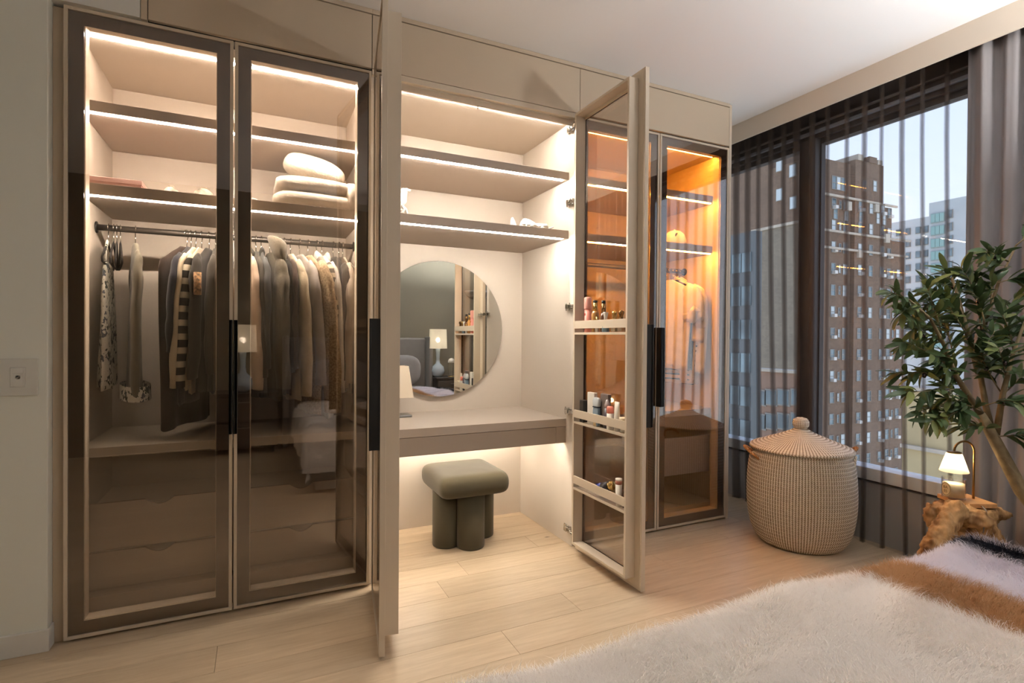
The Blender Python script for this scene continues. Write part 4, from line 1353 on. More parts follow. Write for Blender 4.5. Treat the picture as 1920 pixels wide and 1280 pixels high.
def woven(pr, rows, stitches, amp, c, per_row=4, per_st=4, rot=0.0):
    nv, nu = rows * per_row + 1, stitches * per_st
    qs = []
    # parameterise by arc length
    S = [prof_at(pr, k / 400) for k in range(401)]
    L = [0.0]
    for k in range(1, 401):
        L.append(L[-1] + math.hypot(S[k][0] - S[k - 1][0], S[k][1] - S[k - 1][1]))
    va_ = []
    idx = 0
    for k in range(nv):
        target = L[-1] * k / (nv - 1)
        while idx < 399 and L[idx + 1] < target:
            idx += 1
        f = (target - L[idx]) / max(1e-9, L[idx + 1] - L[idx])
        r0 = S[idx][0] + (S[idx + 1][0] - S[idx][0]) * f
        z0 = S[idx][1] + (S[idx + 1][1] - S[idx][1]) * f
        dr, dz = S[idx + 1][0] - S[idx][0], S[idx + 1][1] - S[idx][1]
        nl = math.hypot(dr, dz)
        nr, nz = dz / nl, -dr / nl
        row = k / per_row
        a = 2 * PI * (np.arange(nu) / nu)
        coil = abs(math.sin(PI * row))
        stit = np.abs(np.sin(PI * (np.arange(nu) / per_st) + (PI / 2 if int(row) % 2 else 0)))
        d = amp * (coil * 0.6 + coil * stit * 0.7)
        rr_ = r0 + nr * d
        zz_ = z0 + nz * d
        va_.append(np.stack([c[0] + rr_ * np.cos(a + rot), c[1] + rr_ * np.sin(a + rot), c[2] + zz_], 1))
    V = np.concatenate(va_)
    m = MB()
    m.v = [tuple(p) for p in V.tolist()]
    fs = []
    for j in range(nv - 1):
        b0, b1 = j * nu, (j + 1) * nu
        for i in range(nu):
            k = (i + 1) % nu
            fs.append((b0 + i, b0 + k, b1 + k, b1 + i))
    m.f = fs
    m.s = [True] * len(fs)
    m.straw = [1 if (i % per_st == per_st - 1 or j % per_row == per_row - 1) and not (j % per_row == per_row - 1 and i % per_st == 0) else 0 for j in range(nv - 1) for i in range(nu)]
    return m


def straw(o, m):
    """dry grass shows between the white stitches"""
    o.data.materials.append(STRAW)
    mi = m.straw + [0] * (len(o.data.polygons) - len(m.straw))
    o.data.polygons.foreach_set('material_index', mi)
    return o


body = woven(prof, 56, 120, 0.0046, bc, 3, 3)
body.f.append(tuple(range(360))[::-1])
body.s.append(False)
straw(obj('basket_body', body, WEAVE, bk), body)
lid_prof = [(0.276, 0.560), (0.280, 0.568), (0.262, 0.580), (0.20, 0.604), (0.13, 0.632), (0.075, 0.655), (0.045, 0.672), (0.032, 0.680)]
lid = woven(lid_prof, 26, 100, 0.0038, bc, 3, 3)
lo = straw(obj('lid', lid, WEAVE, bk), lid)
kb_ = woven([(0.026, 0.678), (0.034, 0.686), (0.043, 0.702), (0.044, 0.720), (0.036, 0.738), (0.018, 0.746), (0.002, 0.748)], 9, 30, 0.002, bc, 3, 3)
straw(obj('knob', kb_, WEAVE, lo), kb_)
ROPE = mat('tan_rope', (168, 116, 66), 0.8, var=0.2, vscale=40, bump=0.4, bscale=120)
for s in (-1, 1):
    dirv = (ray(1590, 640) - ray(960, 640))
    dirv.z = 0
    dirv.normalize()
    dv = dirv * s
    side = Vector((-dv.y, dv.x, 0))
    pts = []
    for k in range(15):
        a = PI * k / 14
        pts.append(bc + dv * (0.272 + 0.062 * math.sin(a)) + side * (0.05 * math.cos(a)) + Vector((0, 0, 0.522 + 0.045 * math.sin(a) - 0.015 * math.cos(a))))
    hm = MB()
    for tw in range(2):
        tp = []
        for k in range(57):
            q = k / 56 * 14
            i = min(int(q), 13)
            p = pts[i].lerp(pts[i + 1], q - i)
            an = k * 0.9 + tw * PI
            tp.append(p + Vector((0, 0, 0.0045 * math.sin(an))) + dv * 0.0045 * math.cos(an))
        hm.tube(tp, 0.0055, 6)
    h_ = obj('handle', hm, ROPE, bk)
    h_['label'] = 'twisted tan rope handle'
tp0 = bc + dirv * 0.22 + Vector((dirv.y, -dirv.x, 0)) * 0.165
tm = MB()
for tw in range(3):
    tm.tube([tp0 + Vector((0.004 * math.cos(k * 0.8 + tw * 2.1), 0.004 * math.sin(k * 0.8 + tw * 2.1), 0.555 - 0.0065 * k)) + Vector((dirv.y, -dirv.x, 0)) * (0.012 + 0.006 * math.sin(k * 0.2)) - dirv * 0.0012 * k for k in range(14)], 0.0042, 6)
obj('tie_cord', tm, WEAVE, bk)

# ================================================================== BED
BX0, BX1, BY1, BY0 = 1.06, 2.95, -1.66, -3.80
bed = thing('bed', ((BX0 + BX1) / 2, -2.7, 0.0), 'wide bed with a grey winged headboard across the room from the wardrobe', 'bed')
LINEN = cloth('linen', (134, 131, 128), bump=0.15, var=0.03)
obj('base', B(BX0 + 0.03, BX1 - 0.03, BY0, BY1 - 0.04, 0.03, 0.26), LINEN, bed, bevel=0.01)
obj('mattress', superpad(MB(), ((BX0 + BX1) / 2, (BY0 + BY1) / 2, 0.385), (BX1 - BX0) / 2, (BY1 - BY0) / 2, 0.124, 0.12, nu=56, nv=14), cloth('sheet', (128, 124, 122), bump=0.1, var=0.02), bed)
obj('headboard', B(BX0 - 0.06, BX1 + 0.02, BY0 - 0.10, BY0 - 0.005, 0.0, 1.20), LINEN, bed, bevel=0.03)
for x in (BX0 - 0.12, BX1 + 0.021):
    obj('headboard_wing', B(x, x + 0.06, BY0 - 0.10, BY0 + 0.16, 0.0, 1.22), LINEN, bed, bevel=0.02)
for i, x in enumerate((1.50, 2.48)):
    p_ = obj('pillow', superpad(MB(), (x, -3.60, 0.735), 0.34, 0.10, 0.22, 0.5, wob=0.02, seed=20 + i), cloth('pillow', (150, 148, 150), bump=0.12, var=0.03))
    tag(p_, ['grey bed pillow leaning on the headboard nearer the white wall', 'grey bed pillow leaning on the headboard nearer the window'][i], 'pillow', 'bed pillows')

WOOL = blanket_mat()
TOPZ = 0.528
RAD = 0.085


def drape1(d):
    """profile over a rounded edge: d < 0 is on the bed, then the arc, then straight down"""
    if d <= 0:
        return d, 0.0
    arc = RAD * PI / 2
    if d < arc:
        a = d / RAD
        return RAD * math.sin(a), RAD * (1 - math.cos(a))
    return RAD + 0.02 * (d - arc), RAD + (d - arc)


def blanket_pt(s, t):
    """s, t: fabric coordinates in metres (x across the bed, y along it)"""
    ex0, ex1, ey1 = BX0 + 0.05, BX1 - 0.035, BY1 - 0.035
    if s < ex0:
        o_, dx = drape1(ex0 - s)
        x = ex0 - o_
    elif s > ex1:
        o_, dx = drape1(s - ex1)
        x = ex1 + o_
    else:
        x, dx = s, 0.0
    if t > ey1:
        o_, dy = drape1(t - ey1)
        y = ey1 + o_
    else:
        y, dy = t, 0.0
    drop = (dx ** 2.5 + dy ** 2.5) ** (1 / 2.5)
    z = TOPZ - drop
    z += 0.012 * math.sin(s * 5.1 + 1.3 * t) * math.cos(t * 4.3 + 0.7) + 0.006 * math.sin(s * 13 + t * 7)
    cx_, cy_ = (x - 2.0), 0.0
    if drop > 0.06:
        x += 0.014 * math.sin(t * 14) * (1 if s > 2 else -1) * min(1, dx * 4)
        y += 0.016 * math.sin(s * 12) * min(1, dy * 4)
    return x, y, max(z, 0.10)


NS, NT = 116, 96
S0, S1, Tt0, Tt1 = BX0 - 0.30, BX1 + 0.28, -3.05, BY1 + 0.34
m_ = MB().grid(lambda a_, b_: blanket_pt(S0 + (S1 - S0) * a_, Tt0 + (Tt1 - Tt0) * b_), NS, NT)
bo = obj('throw_blanket', m_, WOOL, origin=(2.0, -2.2, 0.10))
tag(bo, 'shaggy cream mohair blanket with brown, lavender and black stripes over the bed foot', 'blanket')
# the long wool pile, real fibres rooted in the blanket
G = np.array(m_.v).reshape(NT, NS, 3)
dU = np.gradient(G, axis=1)
dV = np.gradient(G, axis=0)
NRM = np.cross(dU, dV)
NRM /= np.linalg.norm(NRM, axis=2, keepdims=True) + 1e-9
NF = 230000
# denser towards the foot of the bed, where the pile can be told apart
fi = rng.random(NF) * (NS - 1.001)
fj = (1 - rng.random(NF) ** 1.5) * (NT - 1.001)
i0, j0 = fi.astype(int), fj.astype(int)
fa, fb = (fi - i0)[:, None], (fj - j0)[:, None]


def bil(A):
    return (A[j0, i0] * (1 - fa) * (1 - fb) + A[j0, i0 + 1] * fa * (1 - fb) + A[j0 + 1, i0] * (1 - fa) * fb + A[j0 + 1, i0 + 1] * fa * fb)


root = bil(G)
nrm = bil(NRM)
# tufted comb direction: smooth noise field plus scatter
ang = 2.2 * np.sin(root[:, 0] * 7.3 + 2 * np.sin(root[:, 1] * 5.1)) + 1.9 * np.cos(root[:, 1] * 8.7 + root[:, 0] * 3.3) + rng.normal(0, 0.9, NF)
tang = np.stack([np.cos(ang), np.sin(ang), np.zeros(NF)], 1)
tang -= nrm * np.sum(tang * nrm, 1, keepdims=True)
tang /= np.linalg.norm(tang, axis=1, keepdims=True) + 1e-9
side = np.cross(nrm, tang)
Lf = (rng.uniform(0.022, 0.046, NF) * (1 + 0.5 * (rng.random(NF) > 0.93)))[:, None]
wd = rng.uniform(0.0004, 0.0008, NF)[:, None]
lean = rng.uniform(0.5, 1.3, NF)[:, None]
curl = rng.normal(0, 0.35, NF)[:, None]
p0 = root
p1 = root + nrm * Lf * 0.38 + tang * Lf * 0.30 * lean + side * Lf * 0.15 * curl
p2 = root + nrm * Lf * 0.55 + tang * Lf * 0.75 * lean + side * Lf * 0.45 * curl
V = np.stack([p0 - side * wd, p0 + side * wd, p1 - side * wd * 0.9, p1 + side * wd * 0.9, p2], 1).reshape(-1, 3) - np.array(ORG[bo.name])
bi = (np.arange(NF) * 5)[:, None]
quad = bi + np.array([[0, 1, 3, 2]])
tri = bi + np.array([[2, 3, 4]])
me = bpy.data.meshes.new('wool_pile')
me.vertices.add(len(V))
me.vertices.foreach_set('co', V.astype(np.float32).ravel())
loops = np.concatenate([np.concatenate([quad, tri], 1).ravel()])
me.loops.add(len(loops))
me.loops.foreach_set('vertex_index', loops.astype(np.int32))
starts = np.stack([np.arange(NF) * 7, np.arange(NF) * 7 + 4], 1).ravel()
tot = np.tile([4, 3], NF)
me.polygons.add(2 * NF)
me.polygons.foreach_set('loop_start', starts.astype(np.int32))
me.polygons.foreach_set('loop_total', tot.astype(np.int32))
me.polygons.foreach_set('use_smooth', np.ones(2 * NF, dtype=bool))
me.update(calc_edges=True)
me.materials.append(WOOL)
wp = bpy.data.objects.new('wool_pile', me)
COL.objects.link(wp)
wp.parent = bo
wp['kind'] = 'stuff'

# ================================================================== BEDSIDE TABLES AND LAMPS (seen in the mirrors)
DKW = M_('dark_oak', (58, 52, 48), 0.5, var=0.15, vscale=10)
SHADE_L = sheer_mat('lit_shade', (244, 238, 222), 0.97)
BULB = emit('warm_bulb', (1.0, 0.84, 0.66), 75.0)


def nightstand(x0, x1, label):
    t = thing('nightstand', ((x0 + x1) / 2, -3.68, 0.0), label, 'nightstand', 'nightstands beside the bed')
    obj('body', B(x0, x1, -3.90, -3.46, 0.06, 0.60), DKW, t, bevel=0.004)
    obj('top', B(x0 - 0.01, x1 + 0.01, -3.905, -3.45, 0.6005, 0.625), DKW, t, bevel=0.003)
    for z in (0.08, 0.34):
        d_ = obj('drawer', B(x0 + 0.015, x1 - 0.015, -3.459, -3.442, z, z + 0.24), M_('dark_oak_front', (70, 64, 58), 0.45), t, bevel=0.002)
        obj('pull', B((x0 + x1) / 2 - 0.06, (x0 + x1) / 2 + 0.06, -3.4415, -3.43, z + 0.19, z + 0.20), STEEL, d_)
    for x in (x0 + 0.03, x1 - 0.06):
        obj('foot', B(x, x + 0.03, -3.87, -3.50, 0.0, 0.0598), DKW, t)
    return t


def bedside_lamp(x, label):
    t = thing('bedside_lamp', (x, -3.66, 0.625), label, 'lamp', 'bedside lamps')
    obj('vase_base', MB().lathe([(0.05, 0.0), (0.085, 0.03), (0.10, 0.09), (0.085, 0.15), (0.035, 0.20), (0.026, 0.26), (0.030, 0.36), (0.036, 0.42)], (x, -3.66, 0.6255), 28), M_('opal_blue_glass', (190, 206, 220), 0.15, coat=0.5), t)
    sm = MB().lathe([(0.135, 1.045), (0.125, 1.33)], (x, -3.66, 0.0), 36, cap=False)
    obj('shade', sm, SHADE_L, t)
    obj('stem', MB().lathe([(0.008, 1.0455), (0.008, 1.12)], (x, -3.66, 0), 10), STEEL, t)
    obj('bulb', MB().sphere((x, -3.66, 1.17), 0.032, 14, 9), BULB, t)


nightstand(3.03, 3.56, 'dark wood nightstand on the window side of the bed')
nightstand(0.26, 0.88, 'dark wood nightstand on the white wall side of the bed')
bedside_lamp(3.11, 'lit bedside lamp with a blue glass vase base on the window side')
bedside_lamp(0.55, 'lit bedside lamp with a blue glass vase base on the white wall side')
for i, (x, y, hh, lab) in enumerate(((3.30, -3.60, 0.20, 'taller glass cloche with a brass stand on the nightstand'), (3.42, -3.62, 0.15, 'shorter glass cloche with a brass stand on the nightstand'))):
    t = thing('glass_cloche', (x, y, 0.6255), lab, 'cloche', 'cloches on the nightstand')
    obj('stand', MB().lathe([(0.055, 0.0), (0.055, 0.008)], (x, y, 0.6255), 22), GOLD, t)
    for k in range(4):
        a = PI / 4 + k * PI / 2
        obj('wire', MB().tube([(x + 0.05 * math.cos(a), y + 0.05 * math.sin(a), 0.6335), (x + 0.05 * math.cos(a), y + 0.05 * math.sin(a), 0.6335 + hh)], 0.002, 6), GOLD, t)
    obj('dome', MB().lathe([(0.052, 0.6340 + hh), (0.05, 0.66 + hh), (0.035, 0.69 + hh), (0.008, 0.702 + hh)], (x, y, 0), 22), M_('frosted_glass', (222, 216, 206), 0.3), t)
t = thing('flower_box', (3.515, -3.60, 0.6255), 'black box of dark red flowers on the nightstand', 'flowers')
obj('box', B(3.475, 3.555, -3.65, -3.55, 0.6258, 0.70), BLACK, t, bevel=0.002)
RS = M_('red_petals', (120, 26, 34), 0.7)
for k in range(6):
    obj('bloom', MB().sphere((3.49 + 0.025 * (k % 3), -3.625 + 0.05 * (k // 3), 0.712), 0.018, 10, 6, (1, 1, 0.7)), RS, t)

# ================================================================== DRIFTWOOD TABLE, CANDLE LAMP, OLIVE TREE
LZ = 0.482
pL, pF, pR = at(1757, 931, z=LZ), at(1810, 951, z=LZ), at(1835, 939, z=LZ)
ax = (pF - pL)
ax.z = 0
Lb = ax.length
ax.normalize()
ay = Vector((-ax.y, ax.x, 0))
if ay.dot(pR - pF) < 0:
    ay = -ay
Wb = max(0.10, (pR - pF).dot(ay))
LC = pL + ax * Lb / 2 + ay * Wb / 2
DRIFT = mat('driftwood', (92, 60, 34), 0.8, rgb2=(198, 158, 110), vscale=16, bump=1.0, bscale=34, stretch=(1.4, 1.4, 0.5), spec=0.15)
tc_ = Vector((LC.x, LC.y, 0))
m_ = MB()
ring_n = 22
out_r = [0.115, 0.12, 0.11, 0.10, 0.095, 0.10, 0.10, 0.11, 0.12, 0.135, 0.15, 0.155, 0.145, 0.13, 0.12, 0.115, 0.11, 0.11, 0.115, 0.12, 0.12, 0.115]
rings = []
for z, s_ in ((0.33, 0.55), (0.38, 0.80), (0.43, 0.98), (0.462, 1.0), (0.472, 0.96)):
    rings.append([(tc_.x + out_r[j] * s_ * math.cos(2 * PI * j / ring_n), tc_.y + out_r[j] * s_ * math.sin(2 * PI * j / ring_n), z) for j in range(ring_n)])
m_.loft(rings)


def vz(u, v, z):
    return CAM + ray(u, v) * z


h1, h2 = vz(1899, 966, 2.46), vz(1861, 980, 2.30)
# the two pointed stubs reaching right
m_.tube([tc_ + Vector((0.02, 0.0, 0.425)), vz(1850, 957, 2.47), vz(1880, 965, 2.47), h1], [0.050, 0.040, 0.026, 0.009], 12)
m_.tube([tc_ + Vector((0.0, -0.03, 0.40)), vz(1815, 966, 2.34), vz(1842, 973, 2.31), h2], [0.060, 0.046, 0.038, 0.022], 12)
# front root curling down to the left, and the darker roots behind it
m_.tube([vz(1795, 948, 2.36), vz(1782, 972, 2.33), vz(1766, 1000, 2.31), vz(1752, 1030, 2.30), vz(1738, 1090, 2.30) * 1.0], [0.045, 0.042, 0.046, 0.050, 0.05], 12)
lfp = vz(1738, 1090, 2.30)
m_.tube([lfp, Vector((lfp.x - 0.02, lfp.y - 0.01, 0.0))], [0.05, 0.06], 12)
m_.tube([vz(1820, 975, 2.36), vz(1850, 1000, 2.40), vz(1868, 1030, 2.42)], [0.06, 0.050, 0.045], 12)
rfp = vz(1868, 1030, 2.42)
m_.tube([rfp, Vector((rfp.x + 0.01, rfp.y, 0.0))], [0.045, 0.055], 12)
m_.tube([vz(1752, 948, 2.47), vz(1744, 968, 2.46), vz(1752, 985, 2.44)], [0.034, 0.030, 0.024], 10)
m_.tube([tc_ + Vector((-0.03, 0.05, 0.40)), tc_ + Vector((-0.05, 0.09, 0.18)), tc_ + Vector((-0.07, 0.10, 0.0))], [0.06, 0.045, 0.05], 12)
sg = obj('driftwood_table', m_, DRIFT, origin=(tc_.x, tc_.y, 0.0))
rm = sg.modifiers.new('fuse', 'REMESH')
rm.mode = 'VOXEL'
rm.voxel_size = 0.0075
rm.use_smooth_shade = True
sm_ = sg.modifiers.new('soften', 'SMOOTH')
sm_.factor = 0.5
sm_.iterations = 3
tx_ = bpy.data.textures.new('driftwood_relief', 'CLOUDS')
tx_.noise_scale = 0.05
dp = sg.modifiers.new('relief', 'DISPLACE')
dp.texture = tx_
dp.strength = 0.016
dp.mid_level = 0.65
tx2 = bpy.data.textures.new('driftwood_furrows', 'MUSGRAVE')
tx2.noise_scale = 0.018
dp2 = sg.modifiers.new('furrows', 'DISPLACE')
dp2.texture = tx2
dp2.strength = 0.006
dp2.mid_level = 0.5
tag(sg, 'gnarled driftwood stump side table in front of the drape', 'side table')

cw = thing('candle_warmer_lamp', (LC.x, LC.y, LZ - 0.004), 'small lit brass arc lamp with a ribbed glass shade on the driftwood table', 'lamp')


def lpt(a, b, z):
    p = LC + ax * a + ay * b
    return (p.x, p.y, z)


m_ = MB()
hl, hw = Lb / 2, Wb / 2
m_._add([lpt(-hl, -hw, LZ - 0.004), lpt(hl, -hw, LZ - 0.004), lpt(hl, hw, LZ - 0.004), lpt(-hl, hw, LZ - 0.004), lpt(-hl, -hw, LZ + 0.016), lpt(hl, -hw, LZ + 0.016), lpt(hl, hw, LZ + 0.016), lpt(-hl, hw, LZ + 0.016)],
        [(0, 3, 2, 1), (4, 5, 6, 7), (0, 1, 5, 4), (1, 2, 6, 5), (2, 3, 7, 6), (3, 0, 4, 7)])
obj('wooden_base', m_, mat('beech', (206, 156, 104), 0.5, var=0.1, vscale=20, stretch=(3, 1, 1)), cw, bevel=0.002)
zb_ = LZ + 0.0162
cdl = CAM + ray(1788, 930) * ((LC - CAM).dot(ray(960, 640).normalized()) * 1.0)
cpos = Vector((cdl.x, cdl.y, zb_))
pp = CAM + ray(1825, 930) * ((LC - CAM).dot(ray(960, 640).normalized()) * 1.0)
ppos = Vector((pp.x, pp.y, zb_))
spos = cpos.copy()
dvec = (spos - ppos)
dvec.z = 0
dl_ = dvec.length
BRASS = M_('aged_brass', (150, 118, 74), 0.3, metal=1.0)
z_arc = 0.715
pts = [ppos + Vector((0, 0, 0.0)), ppos + Vector((0, 0, 0.10)), Vector((ppos.x, ppos.y, z_arc))]
for k in range(1, 11):
    a = PI * k / 10
    q = (1 - math.cos(a)) / 2
    pts.append(Vector((ppos.x + dvec.x * q, ppos.y + dvec.y * q, z_arc + dl_ / 2 * math.sin(a))))
pts.append(Vector((spos.x, spos.y, z_arc - 0.008)))
obj('brass_arc', MB().tube(pts, 0.0048, 10), BRASS, cw)
prof = []
for k in range(25):
    q = k / 24
    prof.append((0.054 - 0.026 * q + 0.0012 * (k % 2), 0.622 + 0.084 * q))
obj('shade', MB().lathe(prof, (spos.x, spos.y, 0), 40, cap=False), sheer_mat('ribbed_glass', (250, 240, 220), 0.55), cw)
obj('shade_holder', MB().lathe([(0.029, 0.7065), (0.026, 0.712), (0.010, 0.716)], (spos.x, spos.y, 0), 20), BRASS, cw)
obj('bulb', MB().sphere((spos.x, spos.y, 0.660), 0.021, 14, 9), emit('candle_lamp_bulb', (1.0, 0.80, 0.50), 70.0), cw)
pc = LC + ax * hl
obj('cord', MB().tube([lpt(hl, 0.0, LZ + 0.006), lpt(hl + 0.02, -0.005, LZ + 0.004), lpt(hl + 0.05, -0.02, 0.478), lpt(hl + 0.075, -0.05, 0.46), lpt(hl + 0.085, -0.065, 0.40)], 0.0022, 6), M_('grey_cord', (120, 116, 112), 0.6), cw)
cj = thing('candle_jar', cpos, 'scented candle in a clear glass jar with an oval label under the arc lamp', 'candle')
obj('jar', MB().lathe([(0.040, 0.0), (0.0445, 0.004), (0.0455, 0.094), (0.0435, 0.0945), (0.0425, 0.010), (0.001, 0.008)], cpos, 32, cap=False), CLEARG, cj)
obj('wax', MB().lathe([(0.0415, 0.0105), (0.0422, 0.07), (0.010, 0.069)], cpos, 28), M_('candle_wax', (246, 232, 200), 0.5), cj)
tocam = (CAM - cpos)
tocam.z = 0
tocam.normalize()
tocam = Matrix.Rotation(math.radians(-38), 3, 'Z') @ tocam
sd = Vector((-tocam.y, tocam.x, 0))
m_ = MB()
LAB = M_('oval_label', (226, 206, 160), 0.6)


def onjar(dx, dz, rr):
    a = dx / rr
    p = cpos + (tocam * math.cos(a) + sd * math.sin(a)) * rr
    return (p.x, p.y, cpos.z + 0.047 + dz)


m_.loft([[onjar(0.021 * f * math.cos(2 * PI * j / 30), 0.031 * f * math.sin(2 * PI * j / 30), 0.0462) for j in range(30)] for f in (1.0, 0.6, 0.2, 0.02)], cap=False)
obj('oval_label', m_, LAB, cj)
m_ = MB().loft([[onjar(0.0195 * f * math.cos(2 * PI * j / 30), 0.029 * f * math.sin(2 * PI * j / 30), 0.0466) for j in range(30)] for f in (1.0, 0.93)], cap=False)
INK = M_('label_ink', (120, 98, 66), 0.7)
obj('label_line', m_, INK, cj)
R3 = Matrix((( -sd.x, 0, tocam.x), (-sd.y, 0, tocam.y), (0, 1, 0))).transposed().transposed()
for row, dz in (('BA', 0.008), ('ES', -0.010)):
    pc_ = cpos + tocam * 0.0472 + Vector((0, 0, 0.047 + dz))
    X_ = Vector((sd.x, sd.y, 0))
    Mx = Matrix(((X_.x, 0, tocam.x, pc_.x), (X_.y, 0, tocam.y, pc_.y), (0, 1, 0, pc_.z), (0, 0, 0, 1)))
    text_obj('label_text', row, 0.017, INK, cj, Mx, 0.0002)


# ---- olive tree
def PX(u, v, Z):
    return CAM + ray(u, v) * Z


base = Vector((3.72, -1.66, 0.0))
ot_ = thing('olive_tree', base, 'leafy olive tree with dark olives leaning in at the right edge', 'tree')
BARK = mat('olive_bark', (118, 102, 74), 0.85, var=0.25, vscale=26, bump=0.7, bscale=50)
obj('pot', MB().lathe([(0.10, 0.0), (0.115, 0.01), (0.135, 0.20), (0.14, 0.24), (0.125, 0.24), (0.12, 0.21), (0.01, 0.205)], base, 32), M_('grey_pot', (120, 116, 110), 0.7), ot_)
Tz = 2.33
tp = [base + Vector((0, 0, 0.20)), base + Vector((0.01, 0.03, 0.36)), PX(1915, 920, Tz), PX(1888, 868, Tz), PX(1860, 815, Tz), PX(1838, 775, Tz)]
trunk = obj('trunk', MB().tube(tp, [0.032, 0.030, 0.027, 0.025, 0.022, 0.017], 12), BARK, ot_)
brs = [
    [(1838, 775, 2.33), (1812, 735, 2.31), (1790, 700, 2.28), (1772, 650, 2.25), (1745, 598, 2.22), (1705, 562, 2.19)],
    [(1862, 818, 2.33), (1848, 760, 2.36), (1836, 690, 2.37), (1846, 610, 2.37), (1872, 530, 2.36), (1905, 460, 2.34)],
    [(1866, 826, 2.33), (1880, 740, 2.30), (1900, 660, 2.28), (1935, 570, 2.27)],
    [(1836, 700, 2.37), (1815, 630, 2.36), (1800, 570, 2.34), (1785, 520, 2.33)],
]
for bpts in brs:
    pts = [PX(*p) for p in bpts]
    obj('branch', MB().tube(pts, [0.014 - 0.010 * k / (len(pts) - 1) for k in range(len(pts))], 9), BARK, ot_)
tw = [((1745, 598), (1672, 548), 2.2), ((1760, 625), (1690, 585), 2.19), ((1772, 650), (1735, 530), 2.24), ((1790, 700), (1752, 575), 2.28), ((1785, 690), (1692, 640), 2.2),
      ((1800, 715), (1678, 700), 2.2), ((1808, 728), (1698, 735), 2.19), ((1818, 745), (1722, 772), 2.2), ((1826, 760), (1745, 790), 2.22), ((1800, 712), (1735, 660), 2.22),
      ((1805, 590), (1775, 505), 2.32), ((1815, 630), (1770, 560), 2.30), ((1836, 690), (1800, 600), 2.35), ((1842, 640), (1822, 515), 2.38), ((1846, 610), (1800, 500), 2.36), ((1858, 570), (1862, 480), 2.38),
      ((1872, 530), (1920, 520), 2.33), ((1890, 490), (1850, 470), 2.32), ((1905, 460), (1945, 430), 2.33), ((1836, 690), (1900, 610), 2.33), ((1880, 740), (1918, 700), 2.26), ((1880, 740), (1840, 660), 2.28),
      ((1848, 760), (1905, 755), 2.3), ((1862, 818), (1925, 815), 2.3), ((1858, 810), (1800, 800), 2.27), ((1900, 660), (1960, 640), 2.26), ((1846, 620), (1905, 560), 2.35), ((1838, 770), (1770, 745), 2.24),
      ((1812, 735), (1775, 690), 2.25), ((1772, 650), (1710, 615), 2.18), ((1830, 680), (1865, 620), 2.30), ((1900, 660), (1880, 590), 2.24), ((1885, 720), (1870, 650), 2.24), ((1800, 570), (1750, 545), 2.3)]
LEAF = []
for vi, (ln, wd_) in enumerate(((0.074, 0.0098), (0.064, 0.0090), (0.082, 0.0100), (0.055, 0.0085))):
    m_ = MB()
    n_ = 8
    vs_, fs = [], []
    for k in range(n_ + 1):
        q = k / n_
        w_ = wd_ * (math.sin(PI * min(1, q * 0.97 + 0.015)) ** 0.62)
        bend = -0.014 * q * q * (1 + 0.5 * vi)
        vs_ += [(ln * q, -w_, bend + 0.003 * w_ / wd_), (ln * q, 0, bend), (ln * q, w_, bend + 0.003 * w_ / wd_)]
    for k in range(n_):
        b0 = 3 * k
        fs += [(b0, b0 + 3, b0 + 4, b0 + 1), (b0 + 1, b0 + 4, b0 + 5, b0 + 2)]
    m_._add(vs_, fs, True)
    LEAF.append(m_)


def leaf_mat():
    g = N('olive_leaf')
    oi = g.add('ShaderNodeObjectInfo')
    cr = g.add('ShaderNodeValToRGB')
    cr.color_ramp.elements[0].color = lin((58, 80, 50))
    cr.color_ramp.elements[1].color = lin((124, 132, 74))
    g.link(oi.outputs['Random'], cr.inputs[0])
    p = g.add('ShaderNodeBsdfPrincipled')
    p.inputs['Roughness'].default_value = 0.45
    p.inputs['Specular IOR Level'].default_value = 0.4
    tl = g.add('ShaderNodeBsdfTranslucent')
    g.link(cr.outputs[0], p.inputs['Base Color'])
    g.link(cr.outputs[0], tl.inputs['Color'])
    ms = g.add('ShaderNodeMixShader')
    ms.inputs[0].default_value = 0.25
    g.link(p.outputs[0], ms.inputs[1])
    g.link(tl.outputs[0], ms.inputs[2])
    g.link(ms.outputs[0], g.out.inputs[0])
    return g.m


LM = leaf_mat()
leaf_me = [mesh_of('leaf', m, LM) for m in LEAF]
OL = M_('dark_olive_fruit', (44, 26, 30), 0.2, coat=0.6)
rest = MB()
rl = random.Random(3)
leaves = []
for (a_, b_, Zt) in tw:
    p0, p1 = PX(a_[0], a_[1], 2.32), PX(b_[0], b_[1], Zt + rl.uniform(-0.07, 0.07))
    mid = (p0 + p1) / 2 + Vector((rl.uniform(-.03, .03), rl.uniform(-.03, .03), rl.uniform(-0.01, 0.04)))
    pts = []
    for k in range(9):
        q = k / 8
        pts.append(p0 * (1 - q) ** 2 + mid * 2 * q * (1 - q) + p1 * q * q)
    obj('twig', MB().tube(pts, [0.0035 - 0.0024 * k / 8 for k in range(9)], 6), BARK, ot_)
    Ltw = sum((pts[k + 1] - pts[k]).length for k in range(8))
    nl = int(8 + Ltw * 82)
    for k in range(nl):
        q = 0.18 + 0.82 * (k + 0.5) / nl
        i = min(int(q * 8), 7)
        f = q * 8 - i
        pos = pts[i].lerp(pts[i + 1], f)
        t_ = (pts[i + 1] - pts[i]).normalized()
        r_ = Vector((rl.gauss(0, 1), rl.gauss(0, 1), rl.gauss(0, 0.8)))
        r_ -= t_ * r_.dot(t_)
        r_.normalize()
        d_ = (t_ * rl.uniform(0.55, 1.1) + r_ * rl.uniform(0.5, 1.0)).normalized()
        if k == nl - 1:
            d_ = t_
        leaves.append((pos, d_))
    for k in range(1 if rl.random() < 0.55 else 0):
        pos = pts[5] + Vector((rl.uniform(-.01, .01), rl.uniform(-.01, .01), -0.012))
        obj('olive_fruit', MB().sphere(pos, 0.0085, 12, 8, (1, 1, 1.35)), OL, ot_)
rl.shuffle(leaves)
